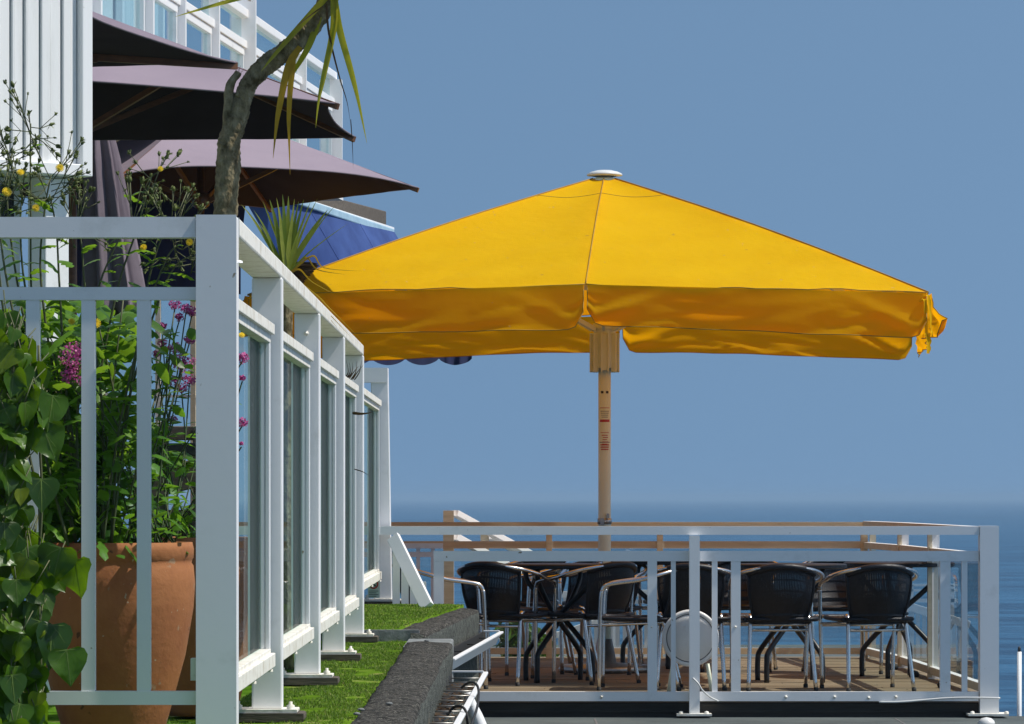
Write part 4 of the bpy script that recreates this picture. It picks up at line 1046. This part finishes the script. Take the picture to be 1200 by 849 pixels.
mb = MB(); mb.tube([(xat(60, 29), 29.9, zat(195, 29)), (xat(282, 29), 29.9, zat(195, 29))], .04, 10); mb.build('roller', W, na)

# windbreak screen far behind the pots
ws = thing('windbreak_screen', 'glazed windbreak screen with pale posts beyond the pots', 'screen', (-2.3, 27.5, -.7))
YW = 27.2
for q0, q1, mt_ in ((182, 188, WOLD), (223, 229, TAN), (120, 126, W), (60, 66, W)):
    b = MB(); b.box(xat(q0, YW), xat(q1, YW), YW, YW + .06, -1.2, zat(345, YW)); b.build('post', mt_, ws, bevel=.003)
for a_, c_ in ((345, 350), (463, 466), (508, 513)):
    b = MB(); b.box(xat(20, YW), xat(235, YW), YW + .01, YW + .05, zat(c_, YW), zat(a_, YW)); b.build('rail', W, ws)
b = MB(); b.box(xat(20, YW), xat(235, YW), YW + .027, YW + .033, zat(505, YW), zat(352, YW)); b.build('glass', GLASS, ws)
bn = thing('timber_bench', 'dark weathered timber bench end behind the terracotta pots', 'bench', (-1.7, 17, -.7))
Yb = 17.0
b = MB(); b.bar(at(150, 528, Yb), at(232, 527, Yb), .1, .055); b.build('seat_plank', FASC, bn, bevel=.004)
b = MB(); b.bar(at(150, 575, Yb + .1), at(240, 552, Yb + .1), .06, .12); b.build('brace', TIMBER, bn, bevel=.004)
b = MB(); b.bar(at(150, 508, Yb + .2), at(240, 508, Yb + .2), .06, .06); b.build('back_rail', TIMBER, bn, bevel=.004)
for q in (186, 236):
    b = MB(); b.bar(at(q, 500, Yb + .15), Vector((xat(q, Yb), Yb + .15, -.72)), .07, .07, up=(0, 1, 0)); b.build('leg', TIMBER, bn, bevel=.004)
b = MB(); b.box(xat(150, Yb), xat(245, Yb), Yb + .25, Yb + .29, -.72, zat(598, Yb)); b.build('kick_board', TIMBER, bn)

# ------------------------------------------------------------------ pots
def pot(cx, cy, rim, h, label, zb=-.722):
    t = thing('terracotta_pot', label, 'plant pot', (cx, cy, zb))
    prof = [(0, 0), (.55, 0), (.60, .03), (.74, .22), (.90, .45), (1.0, .68), (1.02, .80), (1.0, .885), (.975, .90), (.985, .915), (1.0, .925), (1.005, .965), (.985, 1.0), (.93, 1.0), (.90, .97), (.88, .90)]
    b = MB(); b.lathe([(r_ * rim, z * h) for r_, z in prof], (cx, cy, zb), 64); b.build('pot', TERRA, t)
    b = MB(); b.lathe([(rim * .885, h * .92), (rim * .5, h * .94), (0, h * .945)], (cx, cy, zb), 32); b.build('soil', SOIL, t)
    return t
PX, PY = xat(133, 11.6), 11.6
pot(PX, PY, .231, .592, 'large terracotta pot behind the baluster railing')
P2X, P2Y = xat(236, 13.3), 13.3
pot(P2X, P2Y, .20, .59, 'second terracotta pot half hidden behind the white corner post')

# ------------------------------------------------------------------ plants
def rv(s=1.0): return Vector((R.uniform(-s, s), R.uniform(-s, s), R.uniform(-s, s)))
def leaf(mb, base, d, L, w, droop=.3, nseg=5, shape='lance', fold=.25, mi=0, nrm=None):
    d = Vector(d).normalized(); s_ = d.cross(nrm if nrm is not None else (Vector((0, 0, 1)) + rv(.5)))
    if s_.length < .05: s_ = Vector((1, 0, 0))
    s_.normalize(); pts_ = []; ws = []
    for i in range(nseg + 1):
        t = i / nseg; pts_.append(Vector(base) + d * L * t + Vector((0, 0, -droop * L * t * t)))
        if shape == 'lance': ws.append(w * (math.sin(math.pi * min(.97, t * .9 + .08)) ** .8) * (1 if i < nseg else .1) * R.uniform(.85, 1.1))
        elif shape == 'toothed': ws.append(w * (.25 + .75 * math.sin(math.pi * t * .92)) * (1.0 if i % 2 else .62) * (1 if i < nseg else .05))
        else: ws.append(w * (1 - t) ** .6)
    mb.strip(pts_, ws, s_, fold, mi)
# ivy: heart shaped leaves
HEART = [(0, 0, 0), (.10, .30, .0), (.08, .46, .04), (-.04, .50, .08), (-.12, .42, .1)]
def ivy_leaf(mb, base, d, nrm, L):
    d = Vector(d).normalized(); nrm = Vector(nrm); nrm = (nrm - d * nrm.dot(d)).normalized(); s_ = d.cross(nrm)
    rows = [(-.06, .30), (.05, .46), (.22, .53), (.42, .47), (.62, .34), (.80, .19), (.93, .07), (1.02, .005)]
    vs = []; cup = R.uniform(.10, .40); curl = R.uniform(-.15, .45); wv = R.uniform(.0, .08); ph = R.uniform(0, 6)
    for i, (t, w) in enumerate(rows):
        cz = -curl * t * t * .5
        mid = Vector(base) + d * L * max(t, .04 if i == 0 else t) + nrm * L * cz
        for q in (-1, -.5, 0, .5, 1):
            off = -.5 if False else 0
            rise = cup * w * (abs(q) ** 1.3) * .8 + wv * math.sin(ph + t * 9 + q * 3) * abs(q)
            vs.append(mid + s_ * q * w * L + nrm * L * rise - d * L * (.06 * abs(q) if i == 0 else 0))
    fs = []
    for i in range(len(rows) - 1):
        for j in range(4): a = i * 5 + j; fs.append((a, a + 1, a + 6, a + 5))
    mb.add(vs, fs, 0, True)
    def lift(i, q): 
        x = (q + 1) * 2; j0 = min(3, int(x)); return Vector(vs[i * 5 + j0]).lerp(Vector(vs[i * 5 + j0 + 1]), x - j0) + nrm * .0012
    P_ = [lift(i, 0) for i in range(8)]
    mb.strip(P_, [L * .02 * (1 - i / 9) for i in range(8)], s_, 0, 1)
    for sg in (-1, 1):
        for i0, q1, i1 in ((0, .75, 1), (1, .8, 3), (2, .75, 5)):
            A_ = lift(i0, 0); B_ = lift(i1, sg * q1 * .9); M_ = lift((i0 + i1 + 1) // 2, sg * q1 * .45)
            mb.strip([A_, M_, B_], [L * .011, L * .008, L * .003], d, 0, 1)
iv = thing('ivy_plant', 'glossy green ivy with large heart leaves climbing the left of the railing', 'ivy', tuple(at(20, 900, 10.7)))
fol = MB(); stems = MB()
def ivx(py):  # right limit of the ivy in px
    pts_ = [(370, 18), (400, 42), (450, 66), (500, 74), (540, 52), (600, 48), (650, 62), (680, 92), (720, 80), (760, 70), (849, 66), (900, 60)]
    for (a, b_) in zip(pts_[:-1], pts_[1:]):
        if a[0] <= py <= b_[0]: return a[1] + (b_[1] - a[1]) * (py - a[0]) / (b_[0] - a[0])
    return 40
cnt = 0
for k in range(520):
    py = R.uniform(385, 880); lim = ivx(py); px = lim - abs(R.gauss(0, 1)) * 42 - 22
    if px < -60: continue
    Yd = 10.66 + R.uniform(-.10, .16) - (.04 if px < 30 else 0)
    base = at(px, py - 20, Yd)
    ang = R.gauss(0, .55); d = Vector((math.sin(ang), R.uniform(-.35, .25), -math.cos(ang)))
    nr = Vector((R.gauss(.6, .8), -1, R.gauss(.6, .8)))
    ivy_leaf(fol, base, d, nr, R.uniform(.04, .088))
    stems.tube([base, base - d * .03 + Vector((R.uniform(-.03, .03), .04, .03))], .0018, 5)
for px, py, L, ang in ((72, 640, .13, -.25), (88, 655, .125, .1), (78, 760, .12, .12), (60, 730, .15, 0), (30, 640, .12, .1), (62, 462, .12, -.1), (25, 470, .13, .2), (12, 395, .11, .25), (48, 560, .11, .05), (20, 760, .14, -.2), (50, 500, .12, .4), (25, 560, .12, -.2)):
    ivy_leaf(fol, at(px, py, 10.60), Vector((math.sin(ang), -.1, -math.cos(ang))), Vector((R.gauss(.45, .4), -1, R.gauss(.4, .35))), L * .84)
for k in range(6):
    x = R.uniform(-40, 40); stems.tube(smooth([at(x + R.uniform(-12, 12), 880 - 95 * j, 10.74) for j in range(6)], 3), .004, 6)
stems.build('stem', STEM, iv); fol.build('foliage', [IVY, VEIN], iv)

# sow thistle in the big pot
def bush_fill(mb, n, xr_, yr_, Yr, L, w, shape, dens=None, up=.3):
    for k in range(n):
        px = R.uniform(*xr_); py = R.uniform(*yr_)
        if dens and R.random() > dens(px, py): continue
        Yd = R.uniform(*Yr); b_ = at(px, py, Yd)
        leaf(mb, b_, (R.uniform(-1, 1), R.uniform(-1, .4), R.uniform(-.5, .8) + up * 0), R.uniform(*L), R.uniform(*w), R.uniform(.1, .7), 6, shape)
sw = thing('sow_thistle', 'tall yellow flowered sow thistle growing out of the large pot', 'plant', (PX, PY, -.17))
def flower(mb, c, r_, n=16, d=None):
    d = Vector(d or (R.uniform(-.4, .4), -1, R.uniform(.0, .8))).normalized(); s_ = d.cross(Vector((0, 0, 1))).normalized(); u_ = s_.cross(d)
    mb.lathe([(r_ * .3, 0), (0, 0)], (0, 0, 0), 3) if False else None
    for ringk, (rr, up_) in enumerate(((1, .0), (.7, .25), (.4, .35), (.2, .4))):
        for k in range(n):
            a = 2 * math.pi * (k + .5 * ringk) / n; o_ = s_ * math.cos(a) + u_ * math.sin(a); t_ = d.cross(o_)
            mb.add([c + o_ * r_ * .02 + d * r_ * up_ * .8 + t_ * r_ * .06, c + o_ * r_ * .02 + d * r_ * up_ * .8 - t_ * r_ * .06, c + o_ * rr * r_ + d * r_ * up_ - t_ * r_ * .12, c + o_ * rr * r_ + d * r_ * up_ + t_ * r_ * .12], [(0, 1, 2, 3)])
def bud(mb, c, r_, d):
    d = Vector(d).normalized(); mb.tube([c, c + d * r_ * .7, c + d * r_ * 1.5, c + d * r_ * 2.3], [r_ * .35, r_ * .75, r_ * .55, r_ * .15], 6)
    for k in range(6):
        a = R.uniform(0, 6.28); leaf(mb, c + d * r_ * .3, d + rv(.9), r_ * 2.4, r_ * .34, .1, 3, 'lance', 0)
fol = MB(); stems = MB(); buds = MB(); Ys = 11.5
base = at(110, 640, Ys)
stalks = [((108, 635), (75, 520), (40, 380), (36, 240), (36, 145), [(36, 147)]), ((90, 640), (50, 480), (20, 330), (8, 230), (14, 180), [(14, 190)]), ((120, 635), (70, 470), (48, 330), (52, 250), (60, 205), [(66, 200)]),
          ((120, 635), (110, 500), (135, 350), (160, 270), (178, 205), [(178, 212)]), ((130, 640), (150, 480), (170, 350), (185, 290), (200, 262), [(205, 270)]), ((100, 640), (90, 500), (110, 360), (130, 300), (155, 255), [(140, 262)]), ((130, 640), (140, 520), (170, 400), (200, 320), (224, 300), [(216, 300)]), ((60, 640), (20, 480), (0, 330), (-10, 220), (-6, 170), [(0, 205)]),
          ((90, 640), (60, 480), (30, 340), (24, 270), (26, 222), [(24, 230)]), ((110, 640), (80, 480), (70, 340), (66, 270), (58, 228), [(60, 236)]), ((80, 640), (40, 480), (10, 340), (0, 270), (2, 236), [(4, 240)]), ((120, 640), (120, 480), (100, 340), (96, 290), (90, 258), [(92, 262)]), ((120, 640), (140, 500), (168, 380), (192, 310), (206, 288), [(204, 290)])]
for S_ in stalks:
    Yk = Ys + R.uniform(-.12, .12); pts_ = smooth([at(q[0], q[1], Yk) for q in S_[:5]], 5)
    stems.tube(pts_, [.0048 - .0026 * i / (len(pts_) - 1) for i in range(len(pts_))], 6)
    for i in range(3, len(pts_) - 2, 1):
        if R.random() < .8:
            sgn = R.choice((-1, 1)); L = R.uniform(.05, .13) * (1 - .5 * i / len(pts_))
            leaf(fol, pts_[i], (sgn * R.uniform(.4, 1), R.uniform(-.8, .4), R.uniform(0, .8)), L, L * .22, R.uniform(.2, .8), 8, 'toothed')
    tip = pts_[-1]
    for k in range(8):
        e_ = tip + Vector((R.uniform(-.085, .085), R.uniform(-.05, .05), R.uniform(-.09, .11))); mid_ = tip.lerp(e_, .5) + Vector((0, 0, -.012))
        stems.tube([tip - Vector((0, 0, R.uniform(0, .05))), mid_, e_], .0015, 5); bud(buds, e_, R.uniform(.006, .010), e_ - mid_)
        for q in range(2):
            e2 = e_ + rv(.03); stems.tube([mid_, e2], .0011, 4); bud(buds, e2, R.uniform(.004, .007), e2 - mid_)
stems.build('stem', STEM, sw); buds.build('bud', BUD, sw)
fol.build('foliage', WEED, sw)
for px, py, r_ in ((70, 197, .0145), (24, 202, .013), (8, 225, .016), (42, 244, .013), (84, 377, .012), (112, 379, .018), (107, 370, .010), (188, 198, .010), (168, 290, .012), (222, 284, .012), (283, 393, .012)):
    mb = MB(); flower(mb, at(px, py, 11.3), r_ * .85); mb.build('flower', YFLO, sw)
# leafy mass of the pot
lm = thing('leafy_shrub', 'dense leafy green plant filling the large terracotta pot', 'plant', (PX, PY, -.16))
fol = MB()
def dens(px, py):
    d_ = 1.0
    if px > 95: d_ = .65
    if px > 118 and py < 500: d_ = .38
    if px > 165: d_ = .5 if py > 560 else .2
    if py < 400: d_ *= .55
    return d_
bush_fill(fol, 1300, (40, 222), (345, 655), (11.35, 11.85), (.03, .085), (.008, .02), 'lance', dens)
bush_fill(fol, 260, (-10, 130), (340, 640), (11.3, 11.9), (.06, .12), (.014, .03), 'toothed', dens)
bush_fill(fol, 700, (-30, 160), (365, 660), (11.7, 12.1), (.07, .14), (.02, .04), 'lance', None)
fol.build('foliage', WEED, lm)
stems = MB()
for k in range(13):
    a = at(R.uniform(90, 200), 650, 11.55); c = at(R.uniform(40, 225), R.uniform(350, 480), R.uniform(11.35, 11.8)); m_ = a.lerp(c, .5) + rv(.04); stems.tube(smooth([a, m_, c], 4), .0026, 5)
stems.build('stem', STEM, lm)
# red valerian
vl = thing('red_valerian', 'pink flowered valerian growing behind the railing and corner post', 'plant', (xat(190, 11.9), 11.9, -.16))
stems = MB(); fol = MB()
clusters = [(88, 418, .050, 11.32), (82, 440, .03, 11.32), (98, 446, .022, 11.3), (215, 425, .038, 11.9), (205, 408, .022, 11.9), (222, 398, .02, 11.9), (190, 402, .018, 12), (190, 382, .015, 12), (200, 447, .022, 11.9), (222, 445, .026, 11.9), (218, 362, .02, 12), (205, 357, .02, 12), (225, 365, .02, 12), (203, 492, .014, 11.9), (213, 455, .018, 11.9), (284, 420, .022, 11.5), (284, 495, .019, 11.5), (284, 443, .010, 11.5), (283, 520, .006, 11.5), (210, 372, .016, 12), (183, 415, .014, 12), (240, 312, .016, 12)]
for px, py, r_, Yk in clusters:
    c = at(px, py, Yk); mb = MB()
    for k in range(int(240 * (r_ / .04) ** 1.4) + 24):
        o_ = rv(1)
        while o_.length > 1: o_ = rv(1)
        p_ = c + Vector((o_.x * r_, o_.y * r_ * .8, o_.z * r_ * .85)); n_ = (o_ + rv(.5)).normalized(); s_ = n_.orthogonal().normalized(); t_ = n_.cross(s_); q = R.uniform(.0025, .0045)
        mb.add([p_ + s_ * q, p_ + t_ * q, p_ - s_ * q, p_ - t_ * q], [(0, 1, 2, 3)])
    mb.build('flower_head', PINK, vl)
    b0 = at(170 + R.uniform(-30, 40), 640, 11.7); stems.tube(smooth([b0, b0.lerp(c, .5) + Vector((R.uniform(-.05, .05), 0, -.02)), c - Vector((0, 0, .01))], 5), .0022, 5)
    for k in range(5):
        t = R.uniform(.3, .9); p_ = b0.lerp(c, t); leaf(fol, p_, (R.choice((-1, 1)) * 1, R.uniform(-.5, .5), R.uniform(0, .6)), R.uniform(.03, .07), R.uniform(.006, .013), .4, 5, 'lance')
stems.build('stem', STEM, vl); fol.build('foliage', WEED, vl)
# plant in the second pot
p2 = thing('rosette_plant', 'small leafy plants sprouting in the second terracotta pot', 'plant', (P2X, P2Y, -.16))
fol = MB(); stems = MB()
for k in range(7):
    a = at(R.uniform(195, 250), 632, 13.3); c = at(R.uniform(185, 245), R.uniform(520, 610), 13.2); stems.tube([a, c], .003, 5)
    for q in range(9): ang = 6.28 * q / 9; leaf(fol, c, (math.cos(ang), math.sin(ang) * .7 - .3, R.uniform(-.2, .5)), R.uniform(.06, .11), R.uniform(.012, .02), .4, 6, 'lance')
bush_fill(fol, 120, (185, 250), (600, 640), (13.1, 13.4), (.03, .06), (.006, .012), 'lance')
stems.build('stem', STEM, p2); fol.build('foliage', WEED, p2)

# bush beyond the deck
bu = thing('green_bush', 'green leafy bush beyond the back left of the deck', 'bush', tuple(at(600, 780, 30.2)))
fol = MB(); stems = MB()
for k in range(900):
    px = R.gauss(612, 20); top = 715 + abs(px - 600) * .9
    if px < 585 or px > 662: continue
    py = R.uniform(top, 785); leaf(fol, at(px, py, R.uniform(29.9, 30.6)), rv(1) + Vector((0, 0, .3)), R.uniform(.05, .11), R.uniform(.014, .03), .4, 4, 'lance')
for k in range(10): a = at(R.uniform(598, 635), 800, 30.2); stems.tube([a, at(R.uniform(595, 645), R.uniform(715, 750), 30.2)], .008, 5)
fol.build('foliage', BUSH, bu); stems.build('stem', STEM, bu)

# ------------------------------------------------------------------ cordyline tree (curving trunk, drooping strap leaves)
YT = 14.0
ct = thing('cordyline_tree', 'curving cordyline tree with drooping strap leaves beside the mauve parasols', 'tree', (xat(263, YT), YT, -.72))
tp = [(262, 860, 34), (262, 500, 31), (263, 330, 29), (264, 255, 28.5), (267, 200, 28), (271.5, 160, 27), (281, 127, 22), (290, 103, 22), (304, 84, 23), (325, 67, 24), (347, 50, 24), (366, 28, 24), (382, 3, 24), (392, -18, 26), (396, -34, 18)]
pts_ = smooth([at(a, b_, YT) for a, b_, w in tp], 16); ws_ = []
for i in range(len(tp) - 1):
    for k in range(16): ws_.append(tp[i][2] + (tp[i + 1][2] - tp[i][2]) * k / 16)
ws_.append(tp[-1][2])
mb = MB(); mb.tube(pts_, [w / 2 * YT / F * (1 + .035 * math.sin(i_ * 2.2)) for i_, w in enumerate(ws_)], 36)
mb.v = [tuple(Vector(v) + noise.noise_vector(Vector(v) * 55) * .0035 + noise.noise_vector(Vector(v) * 26) * .005 + noise.noise_vector(Vector(v) * 9) * .005) for v in mb.v]
mb.build('trunk', BARK, ct)
mb = MB(); st_pts = smooth([at(270, 175, YT), at(268, 148, YT), at(268, 120, YT), at(270, 100, YT), at(280, 85, YT)], 5); n_ = len(st_pts)
mb.tube(st_pts, [(.026 - .014 * (i / (n_ - 1))) for i in range(n_)], 14)
mb.v = [tuple(Vector(v) + noise.noise_vector(Vector(v) * 40) * .004) for v in mb.v]
for k in range(30):
    p_ = st_pts[-1 - R.randint(0, 6)] + rv(.008); leaf(mb, p_, (R.uniform(-.2, .9), R.uniform(-.4, .4), R.uniform(.3, 1)), R.uniform(.01, .03), .0015, .1, 3, 'taper', 0)
mb.build('branch_stub', BARK, ct)
def strap(mb, pxpts, wpx, Y, tw=.3, fold=.25):
    P_ = smooth([at(a, b_, Y + (dy if False else 0)) for a, b_ in pxpts], 6); n = len(P_); sides = []; ws = []
    for i in range(n):
        t = i / (n - 1); tg = (P_[min(n - 1, i + 1)] - P_[max(0, i - 1)]).normalized()
        s_ = tg.cross(Vector((0, 1, 0))).normalized(); s_ = (Matrix.Rotation(tw + .5 * t, 3, tg) @ s_); sides.append(s_)
        ws.append(wpx / 2 * Y / F * (min(1, .6 + t * 2.5)) * max(.04, (1 - t ** 2.2)))
    mb.strip(P_, ws, sides, fold)
CR = (391, -12)
mb = MB(); strap(mb, [CR, (362, 20), (335, 50), (316, 72), (306, 84)], 9, 13.95); strap(mb, [CR, (397, 30), (412, 85), (420, 118), (430, 168)], 9, 13.9, .1)
strap(mb, [CR, (392, 30), (380, 90), (374, 118), (370, 150)], 11, 13.9, .5); strap(mb, [(375, 20), (362, 55), (345, 84), (338, 98)], 9, 13.97, .2)
strap(mb, [CR, (350, -20), (290, -4), (240, 10), (205, 20)], 9, 13.85, .2)
mb.build('green_leaves', STRAP, ct)
mb = MB(); strap(mb, [(352, 55), (338, 80), (328, 125), (324, 150), (320, 186)], 10, 13.96, .2); strap(mb, [(345, 68), (341, 100), (339, 135), (339, 160), (340, 205)], 8, 13.95, .3)
mb.build('yellow_leaves', STRAPO, ct)
mb = MB(); strap(mb, [(383, 5), (386, 40), (398, 90), (407, 120), (411, 148)], 4.5, 13.9, .8); strap(mb, [(378, 8), (352, 28), (345, 36)], 3, 13.9, .8); strap(mb, [(411, 140), (413, 170), (414, 198)], 1.2, 13.9, .2)
mb.build('dead_leaves', DEADL, ct)
mb = MB(); c = at(394, -26, YT)
for k in range(70):
    a = R.uniform(0, 6.28); el = R.uniform(.15, 1.4); d = Vector((math.cos(a) * math.cos(el), math.sin(a) * math.cos(el), math.sin(el)))
    leaf(mb, c + d * .02, d, R.uniform(.35, .6), .013, R.uniform(.1, .5) if el > .6 else .15, 8, 'lance', .3)
mb.build('crown', STRAPG, ct)

# small cordyline rosette above the fence
YQ = 16.8
cr = thing('young_cordyline', 'young spiky cordyline rosette poking above the terrace fence', 'plant', (xat(336, YQ), YQ, -.72))
mb = MB(); C0 = (336, 322)
for k, (tx, ty, w) in enumerate([(283, 240, 5), (297, 246, 5), (308, 236, 4), (316, 234, 7), (324, 232, 6), (331, 228, 8), (338, 230, 8), (345, 233, 7), (350, 236, 5), (356, 234, 5), (364, 236, 5), (372, 233, 4), (384, 246, 7), (393, 241, 2.4), (408, 262, 2.2), (304, 262, 4), (320, 250, 5), (342, 250, 6), (290, 352, 4), (296, 340, 4), (327, 244, 6), (353, 250, 5)]):
    strap(mb, [C0, (C0[0] + (tx - C0[0]) * .35 + R.uniform(-2, 2), C0[1] + (ty - C0[1]) * .4), (C0[0] + (tx - C0[0]) * .7, C0[1] + (ty - C0[1]) * .75), (tx, ty)], w, YQ - .25 * R.random(), R.uniform(-.4, .6))
mb.build('crown', STRAPG, cr)
mb = MB()
for tx, ty, mx_, my_ in ((427, 402, 385, 360), (412, 396, 380, 362), (398, 388, 372, 356), (405, 322, 372, 316), (424, 318, 380, 314), (392, 345, 365, 330)):
    strap(mb, [(338, 322), (mx_ - 14, my_ - 14), (mx_, my_), (tx, ty)], 2.6, YQ - .2, .3)
mb.build('dry_leaves', STRAPO, cr)
mb = MB()
for k in range(150):
    t = R.random(); ex = 352 + 25 * t; ey = 337 - 28 * t
    sx = R.uniform(326, 345); f_ = R.uniform(.75, 1.0)
    strap(mb, [(sx, 314 + R.uniform(-4, 6)), (sx + (ex - sx) * .6 * f_, 314 + (ey - 314) * .5 + R.uniform(-3, 3)), (sx + (ex - sx) * f_, ey + R.uniform(-1, 2) * (1 - t))], R.uniform(4, 8), YQ + R.uniform(-.05, .15), R.uniform(-.5, .5))
mb.build('dead_skirt', DEADL, cr)
mb = MB(); mb.tube(smooth([Vector((xat(336, YQ), YQ, -.72)), at(334, 450, YQ), at(336, 322, YQ)], 5), .03, 12); mb.build('trunk', BARK, cr)
# dry grass caught at the end of the fence
mb = MB()
for k in range(7):
    strap(mb, [(403 + k * 2, 446 - R.uniform(0, 3)), (408 + k * 2.2, 436), (408 + k * 3 + R.uniform(-3, 4), 424 + R.uniform(-4, 6))], 1.6, 19.0, .4)
strap(mb, [(413, 484), (424, 485), (436, 483.5)], 4, 19.2, .3); strap(mb, [(415, 550), (425, 553), (433, 558)], 1.5, 19.2, .3)
tag(mb.build('dry_grass', DEADL), 'wisps of dry grass poking through the far end of the fence', 'dry grass', kind='stuff')
